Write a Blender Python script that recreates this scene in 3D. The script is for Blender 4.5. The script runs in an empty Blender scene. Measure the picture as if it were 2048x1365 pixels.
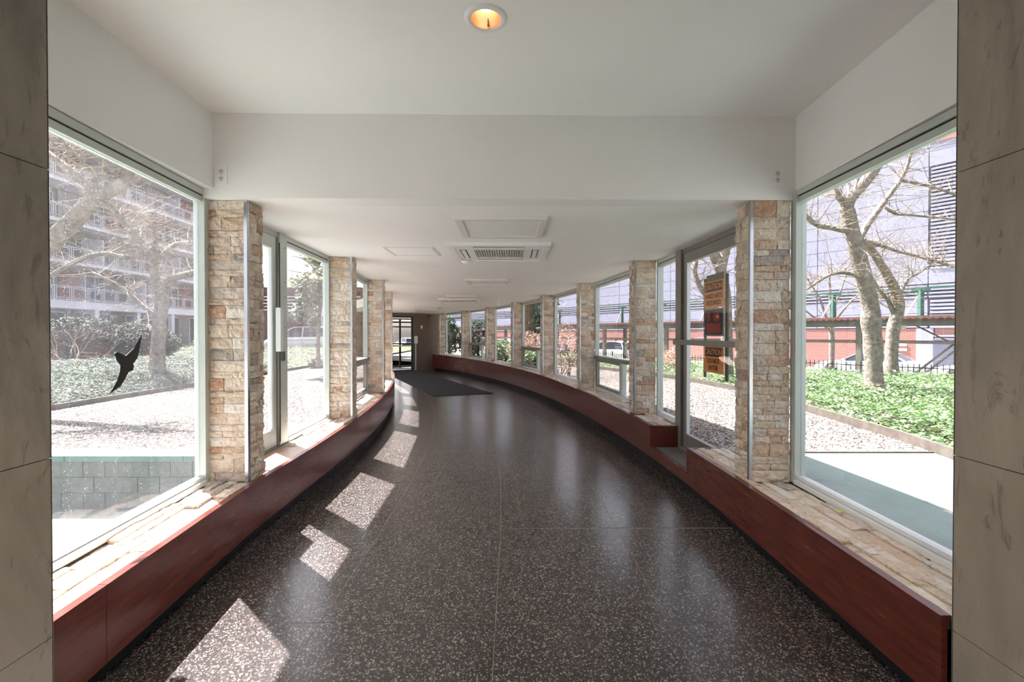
import bpy, math, random
from mathutils import Vector, Matrix, noise

# ------------------------------------------------------------------ camera, sky, sun, exposure
scn = bpy.context.scene
COL = scn.collection
F = 930.0                      # focal length in pixels of the 2048 px wide frame
HZ = 668.0                     # horizon row
EYE = 1.40
PITCH = math.radians(0.55)
cam_data = bpy.data.cameras.new('camera')
cam_data.sensor_width = 36.0
cam_data.lens = F / 2048 * 36.0
cam_data.clip_start = 0.02
cam_data.clip_end = 600
cam_data.shift_y = -((682.5 - HZ) - F * math.tan(PITCH)) / 2048
cam = bpy.data.objects.new('camera', cam_data)
cam.location = (0, 0, EYE)
cam.rotation_euler = (math.pi / 2 - PITCH, 0, 0)
COL.objects.link(cam)
scn.camera = cam

world = bpy.data.worlds.new('world')
scn.world = world
world.use_nodes = True
wn = world.node_tree
wn.nodes.clear()
w_out = wn.nodes.new('ShaderNodeOutputWorld')
w_bg = wn.nodes.new('ShaderNodeBackground')
w_sky = wn.nodes.new('ShaderNodeTexSky')
w_sky.sky_type = 'NISHITA'
w_sky.sun_disc = False
w_sky.sun_elevation = math.radians(57.9)
w_sky.sun_rotation = math.radians(-46)
w_sky.air_density = 1.0
w_sky.dust_density = 4.0
w_sky.ozone_density = 1.0
w_hs = wn.nodes.new('ShaderNodeHueSaturation')
w_hs.inputs['Saturation'].default_value = 0.42
wn.links.new(w_sky.outputs[0], w_hs.inputs['Color'])
wn.links.new(w_hs.outputs[0], w_bg.inputs[0])
wn.links.new(w_bg.outputs[0], w_out.inputs[0])
w_bg.inputs[1].default_value = 0.16

sun_data = bpy.data.lights.new('sun', 'SUN')
sun_data.energy = 11.0
sun_data.color = (1.0, 0.965, 0.935)
sun_data.angle = math.radians(0.53)
sun = bpy.data.objects.new('sun', sun_data)
sun.rotation_euler = Vector((0.475, -0.43, -1.0)).to_track_quat('-Z', 'Y').to_euler()
sun.location = (-20, 20, 45)
COL.objects.link(sun)

scn.view_settings.view_transform = 'Standard'
scn.view_settings.look = 'None'
scn.view_settings.gamma = 1.0
scn.view_settings.use_curve_mapping = False
scn.view_settings.exposure = 1.66
scn.cycles.sample_clamp_indirect = 6.0
scn.cycles.max_bounces = 5
scn.cycles.diffuse_bounces = 4
scn.cycles.glossy_bounces = 2
scn.cycles.transparent_max_bounces = 12
scn.cycles.use_adaptive_sampling = True
scn.cycles.adaptive_threshold = 0.08

rng = random.Random(7)
R = rng.random
U = rng.uniform

# ------------------------------------------------------------------ helpers
def PX(px, py, Y):
    """the world point that stands at depth Y behind a picture position"""
    return Vector(((px - 1024) * Y / F, Y, EYE - (py - HZ) * Y / F))

def link(o, parent=None):
    COL.objects.link(o)
    if parent is not None:
        o.parent = parent
        o.matrix_parent_inverse = Matrix.Translation(-parent.location)
    return o

def tag(o, label=None, cat=None, group=None, kind=None):
    if label: o['label'] = label
    if cat: o['category'] = cat
    if group: o['group'] = group
    if kind: o['kind'] = kind
    return o

def empty(name, loc=(0, 0, 0), label=None, cat=None, group=None, kind=None):
    o = bpy.data.objects.new(name, None)
    o.empty_display_size = 0.1
    o.location = loc
    COL.objects.link(o)
    return tag(o, label, cat, group, kind)

class MB:
    """collects shapes and links them as one mesh object"""
    def __init__(self):
        self.v = []; self.f = []
    def add(self, vs, fs):
        n = len(self.v)
        self.v.extend([tuple(p) for p in vs])
        self.f.extend([tuple(i + n for i in q) for q in fs])
        return self
    def box(self, x0, x1, y0, y1, z0, z1):
        vs = [(x, y, z) for z in (z0, z1) for y in (y0, y1) for x in (x0, x1)]
        return self.add(vs, [(0, 2, 3, 1), (4, 5, 7, 6), (0, 1, 5, 4), (2, 6, 7, 3), (0, 4, 6, 2), (1, 3, 7, 5)])
    def obox(self, c, hx, hy, hz):
        c = Vector(c); hx = Vector(hx); hy = Vector(hy); hz = Vector(hz)
        vs = [c + a * hx + b * hy + d * hz for d in (-1, 1) for b in (-1, 1) for a in (-1, 1)]
        return self.add(vs, [(0, 2, 3, 1), (4, 5, 7, 6), (0, 1, 5, 4), (2, 6, 7, 3), (0, 4, 6, 2), (1, 3, 7, 5)])
    def bar(self, a, b, w, h=None, up=(0, 0, 1)):
        a = Vector(a); b = Vector(b); h = h or w
        d = (b - a); L = d.length
        if L < 1e-6: return self
        d /= L
        s = d.cross(Vector(up))
        if s.length < 1e-4: s = d.cross(Vector((1, 0, 0)))
        s.normalize(); t = s.cross(d)
        return self.obox((a + b) / 2, d * L / 2, s * w / 2, t * h / 2)
    def wall(self, A, B, o0, o1, z0, z1, side):
        """box over the plan line A-B, from offset o0 to o1 outwards (side +1 = left of travel)"""
        A = Vector((A[0], A[1])); B = Vector((B[0], B[1]))
        d = (B - A).normalized(); n = Vector((-d.y, d.x)) * side
        p = [A + n * o0, B + n * o0, B + n * o1, A + n * o1]
        vs = [(q.x, q.y, z) for z in (z0, z1) for q in p]
        return self.add(vs, [(3, 2, 1, 0), (4, 5, 6, 7), (0, 1, 5, 4), (1, 2, 6, 5), (2, 3, 7, 6), (3, 0, 4, 7)])
    def strip(self, a, b, z0, z1):
        """prism between the plan lines a and b; z0 and z1 are numbers or functions of y"""
        f0 = z0 if callable(z0) else (lambda y: z0)
        f1 = z1 if callable(z1) else (lambda y: z1)
        n = len(a); vs = []
        for p, q in zip(a, b):
            vs += [(p[0], p[1], f0(p[1])), (q[0], q[1], f0(q[1])), (q[0], q[1], f1(q[1])), (p[0], p[1], f1(p[1]))]
        fs = []
        for i in range(n - 1):
            k = i * 4; m = k + 4
            fs += [(k, k + 1, m + 1, m), (k + 1, k + 2, m + 2, m + 1), (k + 2, k + 3, m + 3, m + 2), (k + 3, k, m, m + 3)]
        e = (n - 1) * 4
        fs += [(3, 2, 1, 0), (e, e + 1, e + 2, e + 3)]
        return self.add(vs, fs)
    def tube(self, pts, rad, n=8, cap=True):
        pts = [Vector(p) for p in pts]
        m = len(pts); vs = []; fs = []
        prev = None
        for i, p in enumerate(pts):
            d = (pts[min(i + 1, m - 1)] - pts[max(i - 1, 0)])
            d = d.normalized() if d.length > 1e-9 else Vector((0, 0, 1))
            if prev is None:
                s = d.cross(Vector((0.13, 0.97, 0.2)))
                if s.length < 1e-3: s = d.cross(Vector((1, 0, 0)))
            else:
                s = prev - d * prev.dot(d)
                if s.length < 1e-4: s = d.cross(Vector((0.3, 0.9, 0.1)))
            s.normalize(); prev = s
            t = d.cross(s)
            r = rad[i] if hasattr(rad, '__len__') else rad
            for k in range(n):
                a = 2 * math.pi * k / n
                vs.append(p + (s * math.cos(a) + t * math.sin(a)) * r)
        for i in range(m - 1):
            for k in range(n):
                fs.append((i * n + k, i * n + (k + 1) % n, (i + 1) * n + (k + 1) % n, (i + 1) * n + k))
        if cap:
            fs.append(tuple(range(n - 1, -1, -1))); fs.append(tuple((m - 1) * n + k for k in range(n)))
        return self.add(vs, fs)
    def lathe(self, c, prof, n=24, axis=(0, 0, 1)):
        c = Vector(c); ax = Vector(axis).normalized()
        s = ax.orthogonal().normalized(); t = ax.cross(s)
        vs = []; fs = []
        for r, h in prof:
            for k in range(n):
                a = 2 * math.pi * k / n
                vs.append(c + ax * h + (s * math.cos(a) + t * math.sin(a)) * r)
        for i in range(len(prof) - 1):
            for k in range(n):
                fs.append((i * n + k, i * n + (k + 1) % n, (i + 1) * n + (k + 1) % n, (i + 1) * n + k))
        return self.add(vs, fs)
    def poly(self, pts, thick):
        """flat outline given as 3D points, given a thickness along its own normal"""
        pts = [Vector(p) for p in pts]
        nrm = Vector((0, 0, 0))
        for i in range(len(pts)):
            a = pts[i]; b = pts[(i + 1) % len(pts)]
            nrm += a.cross(b)
        nrm.normalize(); n = len(pts)
        vs = pts + [p - nrm * thick for p in pts]
        fs = [tuple(range(n)), tuple(range(2 * n - 1, n - 1, -1))]
        fs += [(i, i + n, (i + 1) % n + n, (i + 1) % n) for i in range(n)]
        return self.add(vs, fs)
    def mesh(self, name, mat, smooth=False):
        me = bpy.data.meshes.new(name)
        me.from_pydata(self.v, [], self.f)
        if smooth:
            me.polygons.foreach_set('use_smooth', [True] * len(me.polygons))
        me.materials.append(mat)
        me.update()
        return me
    def build(self, name, mat, parent=None, smooth=False):
        return link(bpy.data.objects.new(name, self.mesh(name, mat, smooth)), parent)

# ------------------------------------------------------------------ materials
def srgb(r, g, b):
    def c(v):
        v /= 255.0
        return v / 12.92 if v <= 0.04045 else ((v + 0.055) / 1.055) ** 2.4
    return (c(r), c(g), c(b), 1.0)

class NT:
    def __init__(self, name):
        self.m = bpy.data.materials.new(name)
        self.m.use_nodes = True
        self.t = self.m.node_tree
        self.t.nodes.clear()
        self.out = self.n('ShaderNodeOutputMaterial')
    def n(self, kind, **kw):
        o = self.t.nodes.new(kind)
        for k, v in kw.items():
            if k in o.inputs: o.inputs[k].default_value = v
            else: setattr(o, k, v)
        return o
    def l(self, a, b): self.t.links.new(a, b)
    def pos(self, scale=(1, 1, 1)):
        g = self.n('ShaderNodeNewGeometry')
        mp = self.n('ShaderNodeMapping'); mp.inputs['Scale'].default_value = scale
        self.l(g.outputs['Position'], mp.inputs['Vector'])
        return mp.outputs[0]
    def noise(self, vec, scale, detail=3, rough=0.55):
        o = self.n('ShaderNodeTexNoise')
        o.inputs['Scale'].default_value = scale; o.inputs['Detail'].default_value = detail; o.inputs['Roughness'].default_value = rough
        if vec is not None: self.l(vec, o.inputs['Vector'])
        return o
    def ramp(self, fac, stops):
        o = self.n('ShaderNodeValToRGB')
        e = o.color_ramp.elements
        while len(e) < len(stops): e.new(0.5)
        for i, (p, c) in enumerate(stops):
            e[i].position = p; e[i].color = c
        self.l(fac, o.inputs[0])
        return o.outputs[0]
    def mix(self, fac, a, b, blend='MIX'):
        o = self.n('ShaderNodeMix'); o.data_type = 'RGBA'; o.blend_type = blend
        for s, v in ((0, fac), (6, a), (7, b)):
            if hasattr(v, 'links'): self.l(v, o.inputs[s])
            else: o.inputs[s].default_value = v
        return o.outputs[2]
    def math(self, op, a, b=0.0, clamp=False):
        o = self.n('ShaderNodeMath', operation=op); o.use_clamp = clamp
        for s, v in ((0, a), (1, b)):
            if hasattr(v, 'links'): self.l(v, o.inputs[s])
            else: o.inputs[s].default_value = v
        return o.outputs[0]
    def bump(self, height, strength, dist=0.01):
        o = self.n('ShaderNodeBump'); o.inputs['Strength'].default_value = strength; o.inputs['Distance'].default_value = dist
        self.l(height, o.inputs['Height'])
        return o.outputs[0]
    def principled(self, col, rough, metal=0.0, spec=0.5, normal=None):
        p = self.n('ShaderNodeBsdfPrincipled')
        for key, v in (('Base Color', col), ('Roughness', rough), ('Metallic', metal), ('Specular IOR Level', spec)):
            if hasattr(v, 'links'): self.l(v, p.inputs[key])
            else: p.inputs[key].default_value = v
        if normal is not None: self.l(normal, p.inputs['Normal'])
        self.l(p.outputs[0], self.out.inputs[0])
        return p
    def rand(self):
        g = self.n('ShaderNodeNewGeometry'); o = self.n('ShaderNodeObjectInfo')
        s = self.math('ADD', g.outputs['Random Per Island'], o.outputs['Random'])
        return self.math('FRACT', s)

MATS = {}
def plain(name, col, rough=0.5, metal=0.0, var=0.08, scale=4.0, bump=0.0, bscale=60.0, spec=0.5, stretch=(1, 1, 1), rnd=0.0):
    """one colour with a little grain and wear"""
    k = NT(name)
    v = k.pos(stretch)
    nz = k.noise(v, scale, 4)
    lo = tuple(max(0, c * (1 - var)) for c in col[:3]) + (1,)
    hi = tuple(min(1, c * (1 + var)) for c in col[:3]) + (1,)
    c = k.ramp(nz.outputs[0], [(0.3, lo), (0.7, hi)])
    if rnd:
        rv = k.rand()
        g = k.math('ADD', k.math('MULTIPLY', rv, 2 * rnd), 1 - rnd)
        cm = k.n('ShaderNodeCombineColor')
        for i in range(3): k.l(g, cm.inputs[i])
        c = k.mix(1.0, c, cm.outputs[0], 'MULTIPLY')
    nrm = None
    if bump:
        nrm = k.bump(k.noise(v, bscale, 3).outputs[0], bump, 0.01)
    k.principled(c, rough, metal, spec, nrm)
    MATS[name] = k.m
    return k.m

def m_terrazzo():
    k = NT('dark_terrazzo')
    v = k.pos((1.0, 0.82, 0.05))
    warp = k.noise(v, 60, 2)
    vv = k.n('ShaderNodeVectorMath', operation='MULTIPLY_ADD')
    k.l(warp.outputs['Color'], vv.inputs[0]); vv.inputs[1].default_value = (0.010, 0.010, 0.0); k.l(v, vv.inputs[2])
    vo = k.n('ShaderNodeTexVoronoi'); vo.inputs['Scale'].default_value = 140.0; vo.inputs['Randomness'].default_value = 1.0
    k.l(vv.outputs[0], vo.inputs['Vector'])
    sep = k.n('ShaderNodeSeparateColor'); k.l(vo.outputs['Color'], sep.inputs[0])
    size = k.math('MULTIPLY', k.math('SUBTRACT', sep.outputs[0], 0.24), 0.92)
    chip = k.math('GREATER_THAN', size, vo.outputs['Distance'])
    vo2 = k.n('ShaderNodeTexVoronoi'); vo2.inputs['Scale'].default_value = 260.0
    k.l(vv.outputs[0], vo2.inputs['Vector'])
    sep2 = k.n('ShaderNodeSeparateColor'); k.l(vo2.outputs['Color'], sep2.inputs[0])
    chip2 = k.math('GREATER_THAN', k.math('MULTIPLY', k.math('SUBTRACT', sep2.outputs[0], 0.40), 0.9), vo2.outputs['Distance'])
    big = k.noise(k.pos((0.6, 0.6, 0.6)), 2.2, 3)
    base = k.ramp(big.outputs[0], [(0.3, srgb(47, 42, 42)), (0.7, srgb(61, 54, 53))])
    chipc = k.ramp(sep.outputs[1], [(0.0, srgb(86, 80, 77)), (0.45, srgb(116, 110, 106)), (1.0, srgb(156, 151, 146))])
    c = k.mix(k.math('MULTIPLY', chip2, 0.6), base, srgb(104, 97, 92))
    c = k.mix(chip, c, chipc)
    rg = k.math('ADD', k.math('MULTIPLY', big.outputs[0], 0.10), 0.16)
    k.principled(c, rg, 0, 0.5, k.bump(k.noise(k.pos(), 9, 2).outputs[0], 0.05, 0.01))
    return k.m

def m_stone():
    k = NT('split_face_travertine')
    v = k.pos()
    r = k.rand()
    base = k.ramp(r, [(0.0, srgb(228, 211, 192)), (0.22, srgb(218, 198, 176)), (0.42, srgb(232, 222, 210)), (0.56, srgb(212, 182, 156)),
                      (0.68, srgb(206, 193, 179)), (0.78, srgb(226, 207, 188)), (0.90, srgb(196, 154, 126)), (0.96, srgb(178, 168, 158))])
    base.node.color_ramp.interpolation = 'CONSTANT'
    n1 = k.noise(v, 9, 5, 0.65)
    c = k.mix(k.math('MULTIPLY', k.math('GREATER_THAN', n1.outputs[0], 0.56), 0.42), base, srgb(190, 158, 132))
    n2 = k.noise(v, 38, 5, 0.7)
    c = k.mix(k.ramp(n2.outputs[0], [(0.50, (0, 0, 0, 1)), (0.72, (0.75, 0.75, 0.75, 1))]), c, srgb(228, 219, 207))
    n3 = k.noise(v, 20, 6, 0.75)
    c = k.mix(k.ramp(n3.outputs[0], [(0.57, (0, 0, 0, 1)), (0.70, (0.75, 0.75, 0.75, 1))]), c, srgb(138, 112, 96))
    hs = k.n('ShaderNodeHueSaturation'); hs.inputs['Saturation'].default_value = 0.95; hs.inputs['Value'].default_value = 0.95
    k.l(c, hs.inputs['Color']); c = hs.outputs[0]
    vo = k.n('ShaderNodeTexVoronoi'); vo.inputs['Scale'].default_value = 46.0; k.l(v, vo.inputs['Vector'])
    h = k.math('ADD', k.math('MULTIPLY', n2.outputs[0], 1.0), k.math('MULTIPLY', vo.outputs['Distance'], 0.8))
    k.principled(c, 0.85, 0, 0.25, k.bump(h, 0.75, 0.014))
    return k.m

def m_wood():
    k = NT('red_stained_wood')
    v = k.pos((0.9, 0.9, 9.0))
    wv = k.noise(v, 5.0, 6, 0.62)
    fine = k.noise(k.pos((2, 2, 60)), 6, 3, 0.6)
    c = k.ramp(wv.outputs[0], [(0.25, srgb(64, 28, 23)), (0.5, srgb(92, 41, 33)), (0.75, srgb(114, 53, 41))])
    c = k.mix(0.25, c, k.ramp(fine.outputs[0], [(0.3, srgb(62, 25, 20)), (0.7, srgb(124, 60, 46))]))
    k.principled(c, k.math('ADD', k.math('MULTIPLY', wv.outputs[0], 0.15), 0.17), 0, 0.5, k.bump(k.noise(k.pos((1.0, 1.0, 2.5)), 1.3, 1).outputs[0], 0.35, 0.04))
    return k.m

def m_marble():
    k = NT('taupe_marble')
    v = k.pos((1, 1.6, 0.5))
    a = k.noise(v, 1.6, 8, 0.62); a.inputs['Distortion'].default_value = 1.6
    b = k.noise(k.pos((1, 3, 1)), 3.2, 6, 0.7); b.inputs['Distortion'].default_value = 2.5
    c = k.ramp(a.outputs[0], [(0.25, srgb(108, 99, 90)), (0.5, srgb(149, 139, 127)), (0.75, srgb(170, 160, 146))])
    c = k.mix(k.ramp(b.outputs[0], [(0.57, (0, 0, 0, 1)), (0.66, (0.55, 0.55, 0.55, 1)), (0.74, (0, 0, 0, 1))]), c, srgb(86, 76, 66))
    k.principled(c, 0.36, 0, 0.45)
    return k.m

def m_glass(name, dirt=0.0, tint=(0.975, 0.968, 0.975, 1)):
    k = NT(name)
    tr = k.n('ShaderNodeBsdfTransparent'); tr.inputs[0].default_value = tint
    gl = k.n('ShaderNodeBsdfGlossy'); gl.inputs['Roughness'].default_value = 0.0
    lw = k.n('ShaderNodeLayerWeight'); lw.inputs[0].default_value = 0.5
    fac = k.math('ADD', k.math('MULTIPLY', k.math('POWER', lw.outputs['Facing'], 5.0), 0.85), 0.035)
    m1 = k.n('ShaderNodeMixShader'); k.l(fac, m1.inputs[0]); k.l(tr.outputs[0], m1.inputs[1]); k.l(gl.outputs[0], m1.inputs[2])
    last = m1
    if dirt:
        tl = k.n('ShaderNodeBsdfTranslucent'); tl.inputs[0].default_value = (0.84, 0.84, 0.92, 1)
        v = k.pos()
        film = k.ramp(k.noise(v, 2.5, 5, 0.6).outputs[0], [(0.3, (0.5 * dirt,) * 3 + (1,)), (0.7, (1.5 * dirt,) * 3 + (1,))])
        vo = k.n('ShaderNodeTexVoronoi'); vo.inputs['Scale'].default_value = 130.0; k.l(v, vo.inputs['Vector'])
        sep = k.n('ShaderNodeSeparateColor'); k.l(vo.outputs['Color'], sep.inputs[0])
        dot = k.math('GREATER_THAN', k.math('MULTIPLY', k.math('SUBTRACT', sep.outputs[0], 0.78), 1.3), vo.outputs['Distance'])
        f2 = k.math('ADD', film, k.math('MULTIPLY', dot, 0.22), clamp=True)
        m2 = k.n('ShaderNodeMixShader'); k.l(f2, m2.inputs[0]); k.l(m1.outputs[0], m2.inputs[1]); k.l(tl.outputs[0], m2.inputs[2])
        last = m2
    k.l(last.outputs[0], k.out.inputs[0])
    return k.m

def m_gravel():
    k = NT('pale_gravel')
    v = k.pos()
    vo = k.n('ShaderNodeTexVoronoi'); vo.inputs['Scale'].default_value = 44.0; k.l(v, vo.inputs['Vector'])
    sep = k.n('ShaderNodeSeparateColor'); k.l(vo.outputs['Color'], sep.inputs[0])
    c = k.ramp(sep.outputs[0], [(0.0, srgb(40, 36, 33)), (0.4, srgb(78, 72, 67)), (0.7, srgb(122, 115, 110)), (1.0, srgb(182, 176, 171))])
    c = k.mix(k.ramp(vo.outputs['Distance'], [(0.45, (0, 0, 0, 1)), (0.8, (0.8, 0.8, 0.8, 1))]), c, srgb(50, 45, 40))
    h = k.math('SUBTRACT', 1.0, vo.outputs['Distance'])
    k.principled(c, 0.9, 0, 0.2, k.bump(h, 1.0, 0.03))
    return k.m

def m_leaf(name, stops, rough=0.45, transl=0.25):
    k = NT(name)
    r = k.rand()
    c = k.ramp(r, stops)
    p = k.n('ShaderNodeBsdfPrincipled'); k.l(c, p.inputs['Base Color']); p.inputs['Roughness'].default_value = rough
    tl = k.n('ShaderNodeBsdfTranslucent'); k.l(c, tl.inputs[0])
    mx = k.n('ShaderNodeMixShader'); mx.inputs[0].default_value = transl
    k.l(p.outputs[0], mx.inputs[1]); k.l(tl.outputs[0], mx.inputs[2]); k.l(mx.outputs[0], k.out.inputs[0])
    return k.m

def m_bark(name, dark, light, stretch=(3, 3, 8)):
    k = NT(name)
    v = k.pos(stretch)
    a = k.noise(v, 3.0, 6, 0.65); b = k.noise(k.pos(), 7.0, 4)
    c = k.ramp(a.outputs[0], [(0.3, dark), (0.7, light)])
    c = k.mix(k.ramp(b.outputs[0], [(0.55, (0, 0, 0, 1)), (0.7, (0.6, 0.6, 0.6, 1))]), c, srgb(166, 159, 150))
    c = k.mix(k.ramp(k.noise(k.pos((2, 2, 5)), 5.0, 5, 0.7).outputs[0], [(0.58, (0, 0, 0, 1)), (0.68, (0.6, 0.6, 0.6, 1))]), c, srgb(80, 71, 62))
    k.principled(c, 0.85, 0, 0.2, k.bump(a.outputs[0], 0.8, 0.04))
    return k.m

def m_brick(name, c1, c2, mortar, scale, axis):
    k = NT(name)
    g = k.n('ShaderNodeNewGeometry')
    dot = k.n('ShaderNodeVectorMath', operation='DOT_PRODUCT'); k.l(g.outputs['Position'], dot.inputs[0]); dot.inputs[1].default_value = axis
    sp = k.n('ShaderNodeSeparateXYZ'); k.l(g.outputs['Position'], sp.inputs[0])
    cb = k.n('ShaderNodeCombineXYZ'); k.l(dot.outputs['Value'], cb.inputs[0]); k.l(sp.outputs['Z'], cb.inputs[1])
    b = k.n('ShaderNodeTexBrick'); k.l(cb.outputs[0], b.inputs['Vector'])
    b.inputs['Color1'].default_value = c1; b.inputs['Color2'].default_value = c2; b.inputs['Mortar'].default_value = mortar
    b.inputs['Scale'].default_value = 1.0; b.inputs['Brick Width'].default_value = scale; b.inputs['Row Height'].default_value = scale * 0.34
    b.inputs['Mortar Size'].default_value = scale * 0.05; b.inputs['Bias'].default_value = 0.0
    k.principled(b.outputs['Color'], 0.85, 0, 0.2, k.bump(b.outputs['Fac'], -0.4, 0.01))
    return k.m

def m_patio():
    k = NT('worn_green_concrete_paint')
    v = k.pos()
    a = k.noise(v, 1.3, 5, 0.6); b = k.noise(k.pos((1.0, 0.55, 1)), 1.5, 6, 0.66)
    c = k.ramp(a.outputs[0], [(0.3, srgb(98, 118, 113)), (0.7, srgb(122, 139, 134))])
    c = k.mix(k.ramp(b.outputs[0], [(0.585, (0, 0, 0, 1)), (0.60, (0.9, 0.9, 0.9, 1))]), c, srgb(178, 170, 154))
    d = k.noise(k.pos((1.2, 1.2, 1)), 2.6, 7, 0.7)
    c = k.mix(k.ramp(d.outputs[0], [(0.62, (0, 0, 0, 1)), (0.66, (0.8, 0.8, 0.8, 1))]), c, srgb(84, 90, 86))
    k.principled(c, 0.55, 0, 0.4, k.bump(k.noise(v, 30, 3).outputs[0], 0.15, 0.01))
    return k.m

def m_emit(name, col, s):
    k = NT(name)
    e = k.n('ShaderNodeEmission'); e.inputs[0].default_value = col; e.inputs[1].default_value = s
    k.l(e.outputs[0], k.out.inputs[0])
    return k.m

TERRAZZO = m_terrazzo(); STONE = m_stone(); WOOD = m_wood(); MARBLE = m_marble()
GLASS = m_glass('clear_glass'); DIRTY = m_glass('dusty_glass', 0.017)
GRAVEL = m_gravel(); PATIO = m_patio()
PAINT = plain('white_ceiling_paint', srgb(243, 240, 239), 0.55, var=0.02, scale=1.5, bump=0.06, bscale=25)
SOFFITP = plain('cream_wall_paint', srgb(237, 235, 234), 0.5, var=0.03, scale=1.2, bump=0.10, bscale=14)
BRASS = plain('joint_strip', srgb(120, 100, 92), 0.4, var=0.1)
MORTAR = plain('mortar_bed', srgb(120, 108, 96), 0.95, var=0.2, scale=30, bump=0.3)
KICK = plain('black_toe_kick', srgb(22, 22, 24), 0.5, var=0.2)
ALU = plain('pale_aluminium', srgb(196, 202, 196), 0.42, metal=0.15, var=0.05, scale=3)
ALUW = plain('white_aluminium', srgb(222, 224, 224), 0.4, var=0.03, scale=3)
BRONZE = plain('grey_bronze_aluminium', srgb(142, 138, 132), 0.4, metal=0.35, var=0.06)
DKALU = plain('dark_door_aluminium', srgb(52, 50, 50), 0.4, metal=0.3, var=0.1)
GASKET = plain('black_gasket', srgb(26, 26, 27), 0.6)
STEEL = plain('brushed_steel', srgb(200, 202, 206), 0.25, metal=1.0, var=0.05, scale=8)
PLASTIC = plain('white_plastic', srgb(237, 235, 234), 0.4, var=0.02)
PANELW = plain('ceiling_panel_white', srgb(224, 220, 214), 0.5, var=0.02)
BLACK = plain('matte_black', srgb(12, 12, 13), 0.45, var=0.1)
ORANGE = plain('sign_orange', srgb(240, 158, 78), 0.45, var=0.03)
SIGNDK = plain('sign_dark_brown', srgb(58, 42, 34), 0.45, var=0.05)
SIGNBK = plain('sign_black', srgb(22, 19, 19), 0.35, var=0.1)
SIGNRED = plain('sign_red', srgb(150, 34, 26), 0.45, var=0.35, scale=40)
SIGNTEAL = plain('sign_border', srgb(112, 134, 132), 0.45, var=0.08)
BEIGE = plain('beige_end_wall', srgb(112, 94, 82), 0.6, var=0.05, scale=2)
CARPET = plain('charcoal_carpet', srgb(62, 60, 61), 0.95, var=0.25, scale=220, bump=0.5, bscale=300, spec=0.1)
CONC = plain('concrete', srgb(160, 158, 152), 0.85, var=0.1, scale=5, bump=0.25, bscale=40)
BLOCK = plain('grey_wall_block', srgb(96, 98, 91), 0.9, var=0.14, scale=14, bump=0.5, bscale=60, rnd=0.08)
CAPW = plain('white_cap_stone', srgb(200, 200, 202), 0.7, var=0.05)
TEAL = plain('teal_painted_concrete', srgb(86, 112, 106), 0.6, var=0.12, scale=6)
EDGING = plain('rusted_steel_edging', srgb(84, 77, 70), 0.7, var=0.3, scale=9)
GREENED = plain('green_painted_edging', srgb(90, 150, 128), 0.6, var=0.1)
SOIL = plain('dark_soil', srgb(66, 70, 46), 0.95, var=0.3, scale=6, bump=0.6, bscale=25)
ASPHALT = plain('asphalt', srgb(110, 110, 112), 0.9, var=0.12, scale=8, bump=0.3, bscale=80)
WALKC = plain('sidewalk_concrete', srgb(150, 148, 144), 0.9, var=0.1, scale=5)
LAV = plain('pale_lavender_panel', srgb(148, 151, 170), 0.5, var=0.02, scale=0.4, rnd=0.02)
SHEDW = plain('shed_red_board', srgb(116, 80, 74), 0.8, var=0.15, scale=6)
SHEDS = plain('shed_grey_steel', srgb(112, 108, 102), 0.6, var=0.12, metal=0.2)
SHEDG = plain('shed_green_post', srgb(54, 96, 86), 0.5, var=0.08)
IRON = plain('black_iron', srgb(28, 28, 30), 0.5, var=0.1)
BALC = plain('white_balcony_paint', srgb(196, 194, 202), 0.6, var=0.05, scale=1.5)
BALW = plain('grey_facade', srgb(118, 112, 110), 0.8, var=0.15, scale=0.9)
BALR = plain('brown_brick_infill', srgb(122, 84, 74), 0.85, var=0.15, scale=1.2)
BALD = plain('grey_plaster', srgb(150, 146, 142), 0.8, var=0.1)  # plain grey of some infill panels
WINDK = plain('dark_window_glass', srgb(46, 48, 54), 0.08, var=0.2, scale=0.5)
BRICK = m_brick('red_street_brick', srgb(152, 104, 97), srgb(142, 94, 87), srgb(168, 138, 131), 0.26, (-0.6, 0.8, 0))
BRICK2 = m_brick('dark_red_brick', srgb(98, 66, 62), srgb(86, 56, 53), srgb(112, 90, 86), 0.4, (1, 0, 0))
BARK = m_bark('grey_bark', srgb(96, 88, 79), srgb(156, 148, 138), (4, 4, 4))
BARKB = m_bark('brown_bark', srgb(84, 64, 50), srgb(134, 108, 88), (8, 8, 2))
TWIG = plain('pale_twig', srgb(146, 134, 120), 0.8, var=0.2, scale=3)
TWIGD = plain('dark_twig', srgb(92, 80, 68), 0.8, var=0.2, scale=3)
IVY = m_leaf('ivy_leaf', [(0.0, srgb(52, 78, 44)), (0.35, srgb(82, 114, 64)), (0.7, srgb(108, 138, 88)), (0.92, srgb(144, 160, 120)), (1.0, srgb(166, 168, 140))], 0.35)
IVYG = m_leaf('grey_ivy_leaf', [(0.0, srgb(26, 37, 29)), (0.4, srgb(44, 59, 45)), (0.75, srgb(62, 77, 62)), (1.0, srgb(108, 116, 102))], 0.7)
SHRUB = m_leaf('evergreen_leaf', [(0.0, srgb(18, 30, 19)), (0.5, srgb(32, 44, 28)), (1.0, srgb(58, 68, 46))], 0.7, 0.10)
MAGN = m_leaf('magnolia_leaf', [(0.0, srgb(62, 78, 44)), (0.5, srgb(110, 116, 82)), (1.0, srgb(168, 160, 132))], 0.35)
CONIF = m_leaf('conifer_leaf', [(0.0, srgb(24, 58, 40)), (0.5, srgb(40, 84, 58)), (1.0, srgb(74, 116, 84))], 0.5, 0.15)
DRYL = m_leaf('dry_leaf', [(0.0, srgb(120, 86, 70)), (0.5, srgb(168, 134, 116)), (1.0, srgb(206, 182, 166))], 0.7, 0.2)
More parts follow.
